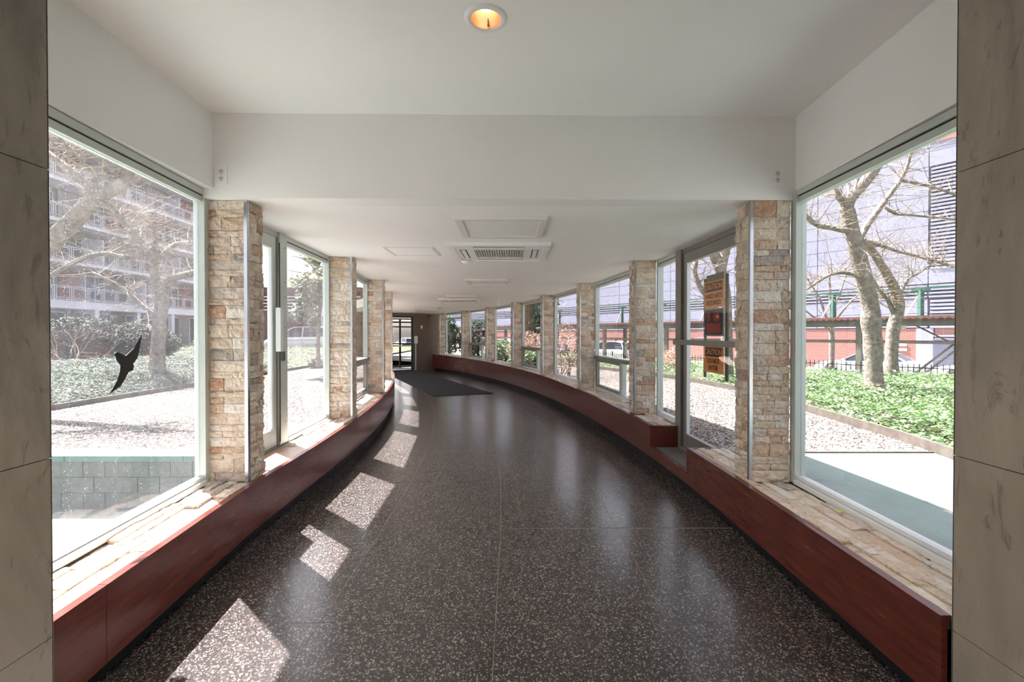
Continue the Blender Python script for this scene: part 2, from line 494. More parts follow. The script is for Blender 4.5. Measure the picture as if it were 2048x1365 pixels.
CARW = plain('white_car_paint', srgb(206, 206, 208), 0.2, var=0.01, spec=0.6)
CARD = plain('dark_car_paint', srgb(48, 50, 58), 0.2, var=0.02, spec=0.6)
CARG = plain('car_glass', srgb(40, 46, 54), 0.05, var=0.02, spec=0.7)
RUBBER = plain('tyre_rubber', srgb(24, 24, 25), 0.8)
RIM = plain('alloy_rim', srgb(170, 172, 176), 0.3, metal=0.8)

# ------------------------------------------------------------------ plan of the corridor: two concentric arcs that bend away to the left
CX, CY = -30.95, 3.05
DTH = math.radians(4.42)                       # one bay
R_LB, R_RB = 29.26, 32.46                      # bench fronts
R_LP, R_RP = 29.215, 32.51                     # pillar faces
R_LW, R_RW = 28.955, 32.80                     # window lines
HC = 2.275                                     # corridor ceiling
HV = 2.82                                      # vestibule ceiling
THE = 0.565                                    # end of the corridor

def arc(r, th): return Vector((CX + r * math.cos(th), CY + r * math.sin(th)))
def ax(r, y): return CX + math.sqrt(r * r - (y - CY) ** 2)
def lerp(a, b, t): return a + (b - a) * t
def fz(y): return -0.0125 * max(0.0, y - 4.0)              # the floor falls gently towards the far end
def bz(y): return 0.42 + 0.005 * max(0.0, y - 3.5)         # top of the low bench
def slope(y): return 1.0 / math.sqrt(max(0.3, 1 - ((y - CY) / 31.0) ** 2)) if y > CY else 1.0

def front(side, y, off=0.0):
    if side == 'L':
        x = lerp(-1.556, -1.69, (y - 1.55) / 1.5) if y < CY else ax(R_LB, y)
        return (x - off * slope(y), y)
    x = lerp(1.487, 1.51, (y - 1.58) / 1.47) if y < CY else ax(R_RB, y)
    return (x + off * slope(y), y)

def win(side, y, off=0.0):
    if side == 'L':
        x = lerp(-1.868, -1.995, (y - 1.55) / 1.5) if y < CY else ax(R_LW, y)
        return (x - off * slope(y), y)
    x = lerp(1.815, 1.85, (y - 1.58) / 1.47) if y < CY else ax(R_RW, y)
    return (x + off * slope(y), y)

def ys(a, b, step=0.4):
    n = max(1, int(math.ceil((b - a) / step)))
    return [a + (b - a) * i / n for i in range(n + 1)]

YEND = 20.6

# ------------------------------------------------------------------ floor: terrazzo panels between thin joint strips
floor = empty('floor', (0, 0, 0), 'dark speckled terrazzo floor of the curved corridor, laid in large panels', kind='structure')
bed = MB()
fy = [-6.0, -1.2] + ys(0.0, 3.2, 0.8) + ys(3.6, 21.2, 0.55)
bed.strip([(-2.1 if y < 3.3 else ax(28.9, y), y) for y in fy], [(2.0 if y < 3.3 else ax(32.9, y), y) for y in fy], lambda y: fz(y) - 0.12, lambda y: fz(y) - 0.0012)
bed.build('joint_strip', BRASS, floor)
GAP = 0.0022
cols_x = [-2.02, -0.93, -0.08, 0.757, 1.95]
rows_y = [-2.16, -1.05, 0.05, 1.145, 2.237, 3.33]
cols_r = [28.97, 30.02, 30.87, 31.707, 32.78]
th_rows = [0.0091 + i * 0.0354 for i in range(17)]
for j in range(len(rows_y) - 1):
    for i in range(4):
        b = MB()
        b.box(cols_x[i] + GAP, cols_x[i + 1] - GAP, rows_y[j] + GAP, rows_y[j + 1] - GAP, -0.02, 0.0)
        b.build('floor_panel', TERRAZZO, floor)
for j in range(len(th_rows) - 1):
    for i in range(4):
        b = MB(); r0 = cols_r[i] + GAP; r1 = cols_r[i + 1] - GAP
        g = GAP / 31.0
        t0, t1 = th_rows[j] + g, th_rows[j + 1] - g
        tt = [t0, (t0 + t1) / 2, t1]
        A = [arc(r0, t) for t in tt]; B = [arc(r1, t) for t in tt]
        b.strip([(p.x, p.y) for p in A], [(p.x, p.y) for p in B], lambda y: fz(y) - 0.02, fz)
        b.build('floor_panel', TERRAZZO, floor)

# ------------------------------------------------------------------ ceilings, roof, beam, soffits
cy = ys(3.20, YEND + 2.6, 0.4)
b = MB(); b.strip([win('L', y, 0.02) for y in cy], [win('R', y, 0.02) for y in cy], HC, HC + 0.05)
tag(b.build('ceiling', PAINT), 'smooth white ceiling of the low curved corridor', kind='structure')
b = MB(); b.strip([win('L', y, 0.06) for y in cy], [win('R', y, 0.10) for y in cy], HC + 0.055, 2.62)
tag(b.build('roof', CONC), 'flat roof slab over the curved corridor', kind='structure')
b = MB(); hx_, hy_, hh_ = -0.118, 2.105, 0.12
b.box(-2.06, hx_ - hh_, -6, 3.08, HV, HV + 0.04); b.box(hx_ + hh_, 1.98, -6, 3.08, HV, HV + 0.04)
b.box(hx_ - hh_, hx_ + hh_, -6, hy_ - hh_, HV, HV + 0.04); b.box(hx_ - hh_, hx_ + hh_, hy_ + hh_, 3.08, HV, HV + 0.04)
ring_o = []; ring_i = []
for i in range(32):
    a = 2 * math.pi * i / 32; ca, sa = math.cos(a), math.sin(a); k = hh_ / max(abs(ca), abs(sa))
    ring_o.append((hx_ + ca * k, hy_ + sa * k, HV)); ring_i.append((hx_ + ca * 0.075, hy_ + sa * 0.075, HV))
b.add(ring_o + ring_i, [(i, (i + 1) % 32, 32 + (i + 1) % 32, 32 + i) for i in range(32)])
tag(b.build('ceiling_vestibule', PAINT), 'higher white ceiling with a downlight just inside the passage', kind='structure')
b = MB(); b.box(-2.06, 2.02, -6, 3.35, HV + 0.14, 3.02)
tag(b.build('roof_vestibule', CONC), 'higher flat roof slab over the passage', kind='structure')
b = MB()
p = [(-2.05, 3.0), (1.96, 3.055), (1.96, 3.20), (-2.05, 3.20)]
vs = [(x, y, z) for z in (HC, HV + 0.0) for x, y in p]
b.add(vs, [(3, 2, 1, 0), (4, 5, 6, 7), (0, 1, 5, 4), (1, 2, 6, 5), (2, 3, 7, 6), (3, 0, 4, 7)])
beam = tag(b.build('beam', SOFFITP), 'white painted beam that steps down to the corridor ceiling', kind='structure')
for side, xs, nm in (('L', ((-1.872, 1.50), (-1.925, 3.03)), 'wall_soffit_left'), ('R', ((1.775, 1.50), (1.858, 3.07)), 'wall_soffit_right')):
    b = MB(); sg = 1 if side == 'L' else -1
    b.wall(xs[0], xs[1], 0.0, 0.135, 2.335, HV + 0.005, sg)
    tag(b.build(nm, SOFFITP), 'white soffit above the large %s window' % ('dusty' if side == 'L' else 'patio'), kind='structure')

# ------------------------------------------------------------------ marble walls of the passage the camera stands in, and the lobby behind
def marble(side, x, yend, label):
    w = empty('wall_left' if side < 0 else 'wall_right', (x, 0, 0), label, kind='structure')
    core = MB(); core.box(min(x + side * 0.022, x + side * 0.5), max(x + side * 0.022, x + side * 0.5), -2.6, yend - 0.004, -0.05, HV)
    core.build('core', MORTAR, w)
    zb = [0.0, 0.385, 0.985, 1.945, HV]
    yb = [yend, 0.62, -0.3, -1.25, -2.6]
    for i in range(4):
        for j in range(4):
            m = MB(); x0, x1 = sorted((x, x + side * 0.02))
            m.box(x0, x1, yb[j + 1] + 0.0015, yb[j] - 0.0015, zb[i] + 0.0015, zb[i + 1] - 0.0015)
            m.build('marble_panel', MARBLE, w)
        m = MB(); x0, x1 = sorted((x, x + side * 0.5))
        m.box(x0, x1, yend - 0.004, yend, zb[i] + 0.0015, zb[i + 1] - 0.0015)
        m.build('marble_panel', MARBLE, w)
    return w
marble(-1, -1.538, 1.55, 'wall clad in taupe marble slabs beside the dusty window')
marble(1, 1.508, 1.585, 'wall clad in taupe marble slabs beside the patio window')
b = MB(); b.box(-2.1, 2.05, -6.1, -6.0, -0.1, HV)
tag(b.build('wall_back', SOFFITP), 'plain white wall at the back of the lobby', kind='structure')
b = MB(); b.box(-2.15, -2.05, -6.0, -2.5, -0.1, HV); 
tag(b.build('wall_lobby_left', SOFFITP), 'plain white side wall of the lobby by the dusty window', kind='structure')
b = MB(); b.box(2.0, 2.1, -6.0, -2.5, -0.1, HV)
tag(b.build('wall_lobby_right', SOFFITP), 'plain white side wall of the lobby by the patio window', kind='structure')

# ------------------------------------------------------------------ split-face stones (shared unit meshes, scaled per stone)
def stone_mesh(i):
    r = random.Random(100 + i)
    nx, nz = 5, 4
    vs = []; fs = []
    for a in range(nz):
        for c in range(nx):
            x = c / (nx - 1) - 0.5; z = a / (nz - 1) - 0.5
            edge = (c in (0, nx - 1)) or (a in (0, nz - 1))
            y = 1.0 + (r.uniform(-0.28, 0.04) if edge else r.uniform(-0.16, 0.30))
            if not edge:
                x += r.uniform(-0.06, 0.06); z += r.uniform(-0.08, 0.08)
            vs.append((x, y, z))
    for a in range(nz - 1):
        for c in range(nx - 1):
            k = a * nx + c
            if r.random() < 0.5: fs += [(k, k + 1, k + nx + 1), (k, k + nx + 1, k + nx)]
            else: fs += [(k, k + 1, k + nx), (k + 1, k + nx + 1, k + nx)]
    ring = [c for c in range(nx)] + [a * nx + nx - 1 for a in range(1, nz)] + [(nz - 1) * nx + c for c in range(nx - 2, -1, -1)] + [a * nx for a in range(nz - 2, 0, -1)]
    n0 = len(vs)
    for q in ring: vs.append((vs[q][0], 0.0, vs[q][2]))
    m = len(ring)
    for q in range(m):
        fs.append((ring[q], n0 + q, n0 + (q + 1) % m, ring[(q + 1) % m]))
    me = bpy.data.meshes.new('stone')
    me.from_pydata(vs, [], fs); me.materials.append(STONE); me.update()
    return me
STONES = [stone_mesh(i) for i in range(14)]
SV = [[v.co.copy() for v in m.vertices] for m in STONES]
SF = [[tuple(p.vertices) for p in m.polygons] for m in STONES]

def put_stone(cen, along, outw, up, ln, th, h, parent, bag=None, name='stone'):
    i = rng.randrange(14)
    if along.cross(outw).dot(up) < 0: along = -along
    M4 = Matrix(((along.x * ln, outw.x * th, up.x * h, cen.x), (along.y * ln, outw.y * th, up.y * h, cen.y), (along.z * ln, outw.z * th, up.z * h, cen.z), (0, 0, 0, 1)))
    if bag is not None:
        bag.add([M4 @ v for v in SV[i]], SF[i]); return
    o = bpy.data.objects.new(name, STONES[i])
    link(o, parent)
    o.matrix_basis = M4

UP = Vector((0, 0, 1))
def split(total, lo, hi):
    out = []; x = 0
    while x < total - 1e-6:
        l = min(U(lo, hi), total - x)
        if total - x - l < lo * 0.6: l = total - x
        out.append((x, l)); x += l
    return out

def pillar(side, k, label, singly):
    th = k * DTH
    rf = R_LP if side == 'L' else R_RP
    O2 = arc(rf, th); O = Vector((O2.x, O2.y, 0))
    rh = Vector((math.cos(th), math.sin(th), 0)); T = Vector((-math.sin(th), math.cos(th), 0))
    outd = -rh if side == 'L' else rh
    z0 = bz(O.y) + 0.004; z1 = HC - 0.002
    w, dep = 0.265, 0.205
    pl = empty('stone_pillar', (O.x, O.y, z0), label, 'pillar', 'stone pillars along the windows')
    fr = 0.034
    core = MB()
    c = O + outd * (w / 2 + fr / 2) + T * (dep / 2 + fr / 2)
    core.obox(c + UP * (z0 + z1) / 2, outd * (w / 2 - fr / 2), T * (dep / 2 - fr / 2), UP * (z1 - z0) / 2)
    core.build('core', MORTAR, pl)
    tr = MB()
    tr.obox(O + outd * 0.009 + T * 0.004 + UP * (z0 + z1) / 2, outd * 0.011, T * 0.007, UP * (z1 - z0) / 2)
    tr.obox(O + outd * 0.002 + T * 0.012 + UP * (z0 + z1) / 2, outd * 0.005, T * 0.009, UP * (z1 - z0) / 2)
    tr.build('corner_trim', STEEL, pl)
    bag = None if singly else MB()
    for face in ('front', 'side'):
        z = z0
        while z < z1 - 1e-4:
            h = rng.choice((0.042, 0.05, 0.062, 0.075, 0.085))
            if z1 - z - h < 0.035: h = z1 - z
            if face == 'front':
                for x, l in split(w - 0.02, 0.07, 0.21):
                    cen = O + outd * (0.02 + x + l / 2) + T * fr + UP * (z + h / 2)
                    put_stone(cen, outd, -T, UP, l - 0.002, fr * U(0.84, 1.14), h - 0.002, pl, bag)
            else:
                for x, l in split(dep - 0.02, 0.05, 0.15):
                    cen = O + T * (0.02 + x + l / 2) + outd * fr + UP * (z + h / 2)
                    put_stone(cen, T, -outd, UP, l - 0.002, fr * U(0.84, 1.14), h - 0.002, pl, bag)
            z += h
    if bag is not None:
        tag(bag.build('stone_cladding', STONE, pl), kind='stuff')

LP_LABEL = ['thick stone-clad pillar between the dusty bird-decal window and the bare side door',
            'stone-clad pillar just past the bare side door, on the sunlit side',
            'third stone-clad pillar on the sunlit side, counted from the bird-decal window',
            'narrow sliver of the fourth stone-clad pillar on the sunlit side',
            'fifth stone-clad pillar on the sunlit side, behind the bend']
RP_LABEL = ['thick stone-clad pillar between the patio window and the door with caution signs',
            'stone-clad pillar just past the door with the caution signs',
            'third stone-clad pillar on the outer side of the bend, counted from the patio window',
            'fourth stone-clad pillar on the outer side of the bend', 'fifth stone-clad pillar on the outer side of the bend',
            'sixth stone-clad pillar on the outer side of the bend', 'seventh stone-clad pillar on the outer side of the bend',
            'last stone-clad pillar on the outer side, next to the beige end wall']
for k in range(5): pillar('L', k, LP_LABEL[k], k < 2)
for k in range(8): pillar('R', k, RP_LABEL[k], k < 2)

# ------------------------------------------------------------------ low wooden benches under the windows, with stone tops
def bench(side, y0, y1, seams, label, gaps, smooth_gap=None):
    bn = empty('window_bench', (front(side, (y0 + y1) / 2)[0], (y0 + y1) / 2, 0), label, 'bench', 'low benches under the windows')
    sg = 1 if side == 'L' else -1
    k = MB(); q = ys(y0, y1)
    k.strip([front(side, y, 0.085) for y in q], [front(side, y, 0.105) for y in q], lambda y: fz(y) - 0.01, lambda y: fz(y) + 0.135)
    k.build('toe_kick', KICK, bn)
    cuts = [y0] + [s for s in seams if y0 < s < y1] + [y1]
    for g in gaps:
        cuts = sorted(cuts + list(g))
    for a, c in zip(cuts[:-1], cuts[1:]):
        mid = (a + c) / 2; low = any(g[0] <= mid <= g[1] for g in gaps)
        m = MB(); q = ys(a + 0.0012, c - 0.0012)
        top = (lambda y: 0.205) if low else (lambda y: bz(y) - 0.006)
        m.strip([front(side, y) for y in q], [front(side, y, 0.022) for y in q], lambda y: fz(y) + 0.115, top)
        m.build('front_panel', WOOD, bn, smooth=False)
        m = MB()
        m.strip([front(side, y, -0.004) for y in q], [front(side, y, 0.034) for y in q], top, (lambda y: 0.213) if low else (lambda y: bz(y) + 0.004))
        m.build('edge_rail', WOOD, bn)
        if low:
            m = MB(); m.strip([front(side, y, 0.034) for y in q], [win(side, y, -0.02) for y in q], 0.17, 0.2)
            m.build('lid', KICK, bn)
            n = int((c - a) / 0.022)
            for i in range(n):
                y = a + 0.02 + i * 0.022
                if y > c - 0.02: break
                s = MB(); s.bar((front(side, y, 0.05)[0], y, 0.2035), (win(side, y, -0.05)[0], y, 0.2035), 0.009, 0.007)
                s.build('grille_slat', BRONZE, bn)
        else:
            m = MB(); m.strip([front(side, y, 0.034) for y in q], [win(side, y, -0.0) for y in q], lambda y: bz(y) - 0.05, lambda y: bz(y) - 0.016)
            m.build('mortar_bed', MORTAR, bn)
    for g in gaps:
        for yy, s in ((g[0], 1), (g[1], -1)):
            m = MB(); xa = front(side, yy, 0.0)[0]; xb = win(side, yy, -0.01)[0]
            m.box(min(xa, xb), max(xa, xb), yy - 0.011, yy + 0.011, 0.19, bz(yy) - 0.002)
            m.build('end_panel', WOOD, bn)
    # stone top
    bag = MB()
    zones = []; a = y0
    skip = list(gaps) + ([smooth_gap] if smooth_gap else [])
    for g in sorted(skip):
        zones.append((a, g[0] - 0.011)); a = g[1] + 0.011
    zones.append((a, y1))
    for a, c in zones:
        wd = abs(win(side, a)[0] - front(side, a)[0]) - 0.04
        rows = []; x = 0
        while x < wd - 1e-4:
            l = rng.choice((0.05, 0.062, 0.075, 0.085))
            if wd - x - l < 0.03: l = wd - x
            rows.append((x, l)); x += l
        for x, wr in rows:
            for s, l in split(c - a, 0.14, 0.42):
                y = a + s + l / 2
                xf, _ = front(side, y, 0.036 + x + wr / 2)
                e = Vector(front(side, y + 0.05)) - Vector(front(side, y - 0.05)); e = Vector((e.x, e.y, 0)).normalized()
                outv = Vector((-e.y, e.x, 0)) * sg
                put_stone(Vector((xf, y, bz(y) - 0.018)), e, UP, outv, l - 0.003, U(0.011, 0.033), wr - 0.003, bn, None if y < 7.9 else bag, 'sill_stone')
    tag(bag.build('sill_stones', STONE, bn), kind='stuff')
    if smooth_gap:
        m = MB(); q = ys(smooth_gap[0], smooth_gap[1], 0.2)
        m.strip([front(side, y, 0.036) for y in q], [win(side, y, -0.01) for y in q], lambda y: bz(y) - 0.016, lambda y: bz(y) + 0.001)
        m.build('threshold_board', plain('sun_glare_board', srgb(196, 166, 148), 0.4, var=0.08, stretch=(9, 1, 1)), bn)  # sun glare on the reddish wood is put into this pale colour
    return bn
bench('L', 1.56, YEND, [1.80, 4.36, 6.8, 9.24, 11.7, 14.1, 16.6, 19.0], 'low red wooden bench along the sunlit inner windows', [], (3.33, 4.0))
bench('R', 1.60, YEND - 0.25, [6.4, 7.62, 8.84, 10.06, 11.3, 12.5, 13.7, 14.9, 16.2, 17.4, 18.6, 19.8], 'low red wooden bench along the outer windows, cut down at the signed door', [(3.97, 4.91)])

# outer walls below the windows
for side, nm, lb in (('L', 'wall_outer_left', 'low outer wall under the inner windows of the bend'), ('R', 'wall_outer_right', 'low outer wall under the outer windows of the bend')):
    b = MB(); q = ys(1.3, YEND + 2.4)
    b.strip([win(side, y, 0.0) for y in q], [win(side, y, 0.12) for y in q], -0.9, lambda y: (bz(y) - 0.02) if not (side == 'R' and 3.9 < y < 4.95) else 0.2)
    tag(b.build(nm, CONC), lb, kind='structure')

# ------------------------------------------------------------------ windows and side doors
WN = [0]
def window(A, B, z0, z1, side, style, label, mat=None, glass=None, face=0.045):
    """aluminium window over the plan line A-B"""
    WN[0] += 1
    sg = 1 if side == 'L' else -1
    mat = mat or ALU; glass = glass or GLASS
    A = Vector((A[0], A[1])); B = Vector((B[0], B[1])); d = (B - A).normalized(); L = (B - A).length
    w = empty('window_%d' % WN[0], (A.x, A.y, z0), label, kind='structure')
    def P(t): return A + d * t
    def piece(nm, t0, t1, o0, o1, a, c, mt=mat, par=w):
        m = MB(); m.wall(P(t0), P(t1), o0, o1, a, c, sg); return m.build(nm, mt, par)
    piece('jamb', 0, face, -0.012, 0.055, z0, z1); piece('jamb', L - face, L, -0.012, 0.055, z0, z1)
    piece('gasket', -0.012, 0.0, 0.0, 0.05, z0, z1, GASKET); piece('gasket', L, L + 0.010, 0.0, 0.05, z0, z1, GASKET)
    piece('sill_rail', face, L - face, -0.02, 0.055, z0, z0 + 0.028, ALUW if mat is ALU else mat); piece('sill_rail', face, L - face, 0.004, 0.05, z0 + 0.030, z0 + 0.052, ALUW if mat is ALU else mat)
    piece('sill_gasket', 0, L, -0.024, 0.0, z0 - 0.014, z0 - 0.001, GASKET)
    piece('head', face, L - face, -0.008, 0.055, z1 - 0.036, z1)
    piece('head_gasket', face, L - face, 0.003, 0.05, z1 - 0.043, z1 - 0.036, GASKET)
    piece('head', face, L - face, 0.004, 0.05, z1 - 0.078, z1 - 0.043)
    lo = z0 + 0.052; hi = z1 - 0.078
    if style == 'plain':
        piece('pane', face, L - face, 0.024, 0.030, lo, hi, glass)
    elif style == 'vent':
        zt = z0 + 0.53
        piece('transom', face, L - face, -0.04, 0.06, zt, zt + 0.055, BRONZE)
        piece('pane', face, L - face, 0.024, 0.030, zt + 0.055, hi, glass)
        m1 = face + (L - 2 * face) * 0.44
        piece('vent_post', m1 - 0.05, m1 + 0.05, -0.01, 0.05, lo, zt, mat)
        s = piece('vent_sash', m1 + 0.05, m1 + 0.09, -0.005, 0.045, lo, zt, BRONZE)
        piece('sash_stile', L - face - 0.05, L - face, -0.005, 0.045, lo, zt, BRONZE, s)
        piece('sash_rail', m1 + 0.09, L - face - 0.05, -0.005, 0.045, lo, lo + 0.045, BRONZE, s)
        piece('sash_rail', m1 + 0.09, L - face - 0.05, -0.005, 0.045, zt - 0.045, zt, BRONZE, s)
        piece('pane', m1 + 0.09, L - face - 0.05, 0.02, 0.026, lo + 0.045, zt - 0.045, glass, s)
        piece('latch', (m1 + L) / 2 - 0.03, (m1 + L) / 2 + 0.03, -0.03, 0.0, lo + 0.01, lo + 0.035, STEEL, s)
        piece('pane', face, m1 - 0.05, 0.024, 0.030, lo, zt, glass)
    elif style == 'transom':
        zt = z0 + 1.52
        piece('transom', face, L - face, -0.01, 0.05, zt, zt + 0.05)
        piece('pane', face, L - face, 0.024, 0.030, lo, zt, glass)
        piece('pane', face, L - face, 0.024, 0.030, zt + 0.05, hi, glass)
    return w

# the two big windows of the vestibule
def wl(side, y): return win(side, y)
Wl = window((-1.850, 1.36), (-2.000, 3.075), 0.424, 2.33, 'L', 'plain', 'large dusty window with a black bird decal', glass=DIRTY, face=0.075)
Wr = window((1.808, 1.36), (1.852, 3.075), 0.424, 2.33, 'R', 'plain', 'large clear window onto the green patio', face=0.06)

def bay(side, k):
    rw = R_LW if side == 'L' else R_RW
    rp = 29.1 if side == 'L' else 32.6
    a = arc(rw, k * DTH + 0.215 / rp); c = arc(rw, (k + 1) * DTH + 0.02 / rp)
    return a, c
WLAB = {('L', 1): 'window with a small vent sash past the second inner pillar', ('L', 2): 'plain window past the third inner pillar', ('L', 3): 'window past the fourth inner pillar',
        ('R', 1): 'window with a vent sash past the signed door, a white van outside', ('R', 2): 'plain window with a dry pink shrub outside',
        ('R', 3): 'window with a vent sash and a broad tree trunk outside', ('R', 4): 'plain window with bright green shrubs outside',
        ('R', 5): 'far window with a vent sash', ('R', 6): 'far window with a high transom bar, next to the end wall'}
for (side, k), lb in WLAB.items():
    a, c = bay(side, k)
    st = {('L', 1): 'vent', ('R', 1): 'vent', ('R', 3): 'vent', ('R', 5): 'vent', ('R', 6): 'transom', ('L', 3): 'vent'}.get((side, k), 'plain')
    if side == 'L':
        window(a, c, bz(a.y) + 0.006, HC - 0.002, side, st, lb)
    else:
        window(a, c, bz(a.y) + 0.006, HC - 0.002, side, st, lb)

# door bays
def side_door(side, n, label, lab_side, split_t, zb, frame_mat):
    sg = 1 if side == 'L' else -1
    a, c = bay(side, 0); d = (c - a).normalized(); L = (c - a).length
    P = lambda t: a + d * t
    D = empty('door_%d' % n, (a.x, a.y, zb), label, kind='structure')
    def piece(nm, t0, t1, o0, o1, z0, z1, mt=frame_mat, par=D):
        m = MB(); m.wall(P(t0), P(t1), o0, o1, z0, z1, sg); return m.build(nm, mt, par)
    top = HC - 0.002
    piece('jamb', 0.0, 0.07, -0.02, 0.06, zb, top, ALUW)
    piece('gasket', -0.012, 0.0, 0.0, 0.05, zb, top, GASKET)
    piece('mullion', split_t - 0.07, split_t + 0.07, -0.03, 0.06, zb, top, ALU if side == 'L' else BRONZE)
    piece('mullion_stop', split_t - 0.095, split_t - 0.07, 0.0, 0.05, zb, top, GASKET)
    piece('head', 0.07, split_t - 0.07, -0.01, 0.05, top - 0.045, top)
    piece('threshold', 0.0, split_t + 0.07, -0.03, 0.1, zb - 0.02, zb + 0.012, BRONZE)
    leaf = piece('leaf', 0.075, 0.13, -0.01, 0.035, zb + 0.014, top - 0.05)
    t1 = split_t - 0.098
    piece('stile', t1 - 0.06, t1, -0.01, 0.035, zb + 0.014, top - 0.05, frame_mat, leaf)
    piece('rail', 0.13, t1 - 0.06, -0.01, 0.035, top - 0.15, top - 0.05, frame_mat, leaf)
    piece('rail', 0.13, t1 - 0.06, -0.01, 0.035, zb + 0.014, zb + 0.16, frame_mat, leaf)
    piece('stop', t1 - 0.066, t1 - 0.06, -0.004, 0.03, zb + 0.16, top - 0.15, ALUW, leaf)
    piece('pane', 0.13, t1 - 0.066, 0.010, 0.016, zb + 0.16, top - 0.15, GLASS, leaf)
    if side == 'R':
        bar = MB(); p0 = P(0.08); p1 = P(split_t - 0.02); nrm = Vector((-d.y, d.x)) * sg
        bar.bar((p0.x - nrm.x * 0.07, p0.y - nrm.y * 0.07, 1.315), (p1.x - nrm.x * 0.07, p1.y - nrm.y * 0.07, 1.315), 0.045, 0.05)
        for q in (p0, p1 - d * 0.04): bar.bar((q.x - nrm.x * 0.09, q.y - nrm.y * 0.09, 1.315), (q.x, q.y, 1.315), 0.05, 0.06)
        bar.build('push_bar', BRONZE, D)
        for z in (2.0, 1.7, 0.9, 0.6):
            piece('screw', split_t - 0.09, split_t - 0.082, -0.03, 0.0, z, z + 0.008, STEEL)
    else:
        piece('shadow_panel', 0.13, t1 * 0.62, -0.03, 0.02, 1.05, 1.38, ALUW)  # unseen panel, added and sized to cast the stepped shadow on the floor
        m = MB(); q = P(split_t - 0.12); nrm = Vector((-d.y, d.x)) * sg
        for z0, z1, r in ((zb + 0.05, top - 0.1, 0.006),):
            m.tube([(q.x - nrm.x * 0.05, q.y - nrm.y * 0.05, z0), (q.x - nrm.x * 0.05, q.y - nrm.y * 0.05, z1)], r, 6)
        m.build('latch_rod', DKALU, D)
        piece('rod_cover', split_t - 0.15, split_t - 0.10, -0.07, -0.03, 1.25, 1.62, ALUW)
        piece('lock', split_t - 0.14, split_t - 0.11, -0.09, -0.06, 1.17, 1.25, DKALU)
        for z in (2.15, 1.85, 1.72, 1.45, 1.05, 0.62):
            piece('screw', split_t + 0.02, split_t + 0.028, -0.033, -0.028, z, z + 0.008, DKALU)
    # fixed light beside the door
    zs = bz(a.y) + 0.006
    window(P(split_t + 0.07), c, zs, top, side, 'plain', lab_side, glass=DIRTY if side == 'L' else GLASS)
    return a, d, sg
side_door('L', 1, 'narrow glazed side door half hidden behind the first inner pillar', 'tall fixed window beside the bare side door, magnolia outside', 0.81, 0.43, ALU)
da, dd, dsg = side_door('R', 2, 'grey metal glazed door hung with orange caution signs', 'narrow fixed window between the signed door and the second outer pillar', 1.64, 0.215, BRONZE)

# ------------------------------------------------------------------ signs on the outer door
nrm = Vector((-dd.y, dd.x)) * dsg
def dp(t, z, off):
    q = da + dd * t + nrm * off
    return Vector((q.x, q.y, z))
T0, T1 = 0.815, 1.185
fr = empty('sign_frame', dp(1.0, 0.95, 0.05), 'dark metal frame outside the door that carries three signs', 'sign frame')
for t in (T0 - 0.035, T1 + 0.01):
    m = MB(); m.bar(dp(t, 0.985, 0.055), dp(t, 1.925, 0.055), 0.04, 0.012, nrm.to_3d()); m.build('upright', plain('frame_grey', srgb(74, 72, 68), 0.5), fr)
m = MB(); m.bar(dp(T0 + 0.02, 1.90, 0.058), dp(T1 - 0.02, 1.90, 0.058), 0.10, 0.01, nrm.to_3d()); m.build('back_board', plain('board_olive', srgb(120, 116, 98), 0.6), fr)
def text(body, size, t, z, off, mat, parent, sx=1.0):
    cu = bpy.data.curves.new('lettering', 'FONT')
    cu.body = body; cu.size = size; cu.align_x = 'CENTER'; cu.align_y = 'CENTER'; cu.extrude = 0.0006; cu.offset = size * 0.018
    cu.materials.append(mat)
    tmp = bpy.data.objects.new('lettering_source', cu)
    me = bpy.data.meshes.new_from_object(tmp)
    bpy.data.objects.remove(tmp)
    o = bpy.data.objects.new('lettering', me)
    link(o, parent)
    xa = Vector((-dd.x, -dd.y, 0)); ya = UP; za = xa.cross(ya)
    q = dp(t, z, off)
    o.matrix_basis = Matrix(((xa.x * sx, ya.x, za.x, q.x), (xa.y * sx, ya.y, za.y, q.y), (xa.z * sx, ya.z, za.z, q.z), (0, 0, 0, 1)))
    return o
def board(name, label, z0, z1, col):
    s = empty(name, dp(1.0, z0, 0.04), label, 'sign')
    m = MB(); a = dp(T0, z0, 0.040); c = dp(T1, z1, 0.044)
    m.wall((dp(T0, 0, 0).x, dp(T0, 0, 0).y), (dp(T1, 0, 0).x, dp(T1, 0, 0).y), 0.040, 0.045, z0, z1, dsg); m.build('plate', col, s)
    return s
def plate(s, nm, t0, t1, z0, z1, mat, off=0.038):
    m = MB(); m.wall((dp(t0, 0, 0).x, dp(t0, 0, 0).y), (dp(t1, 0, 0).x, dp(t1, 0, 0).y), off, off + 0.0035, z0, z1, dsg); return m.build(nm, mat, s)
s1 = board('caution_sign', 'orange caution sign reading hard hats required, topmost on the door', 1.640, 1.885, ORANGE)
plate(s1, 'header', T0 + 0.018, T1 - 0.018, 1.790, 1.872, SIGNDK)
text('CAUTION', 0.074, 1.0, 1.831, 0.0365, ORANGE, s1); text('HARD HATS', 0.060, 1.0, 1.745, 0.0385, SIGNDK, s1); text('REQUIRED', 0.060, 1.0, 1.683, 0.0385, SIGNDK, s1)
s2 = board('dark_notice', 'dark sign with red print and a pale border, between the orange signs', 1.378, 1.632, SIGNTEAL)
plate(s2, 'face', T0 + 0.014, T1 - 0.014, 1.392, 1.620, SIGNBK)
plate(s2, 'red_print', 1.055, 1.125, 1.515, 1.600, SIGNRED, 0.0368)
plate(s2, 'red_print', T0 + 0.05, T1 - 0.05, 1.405, 1.500, SIGNRED, 0.0368)
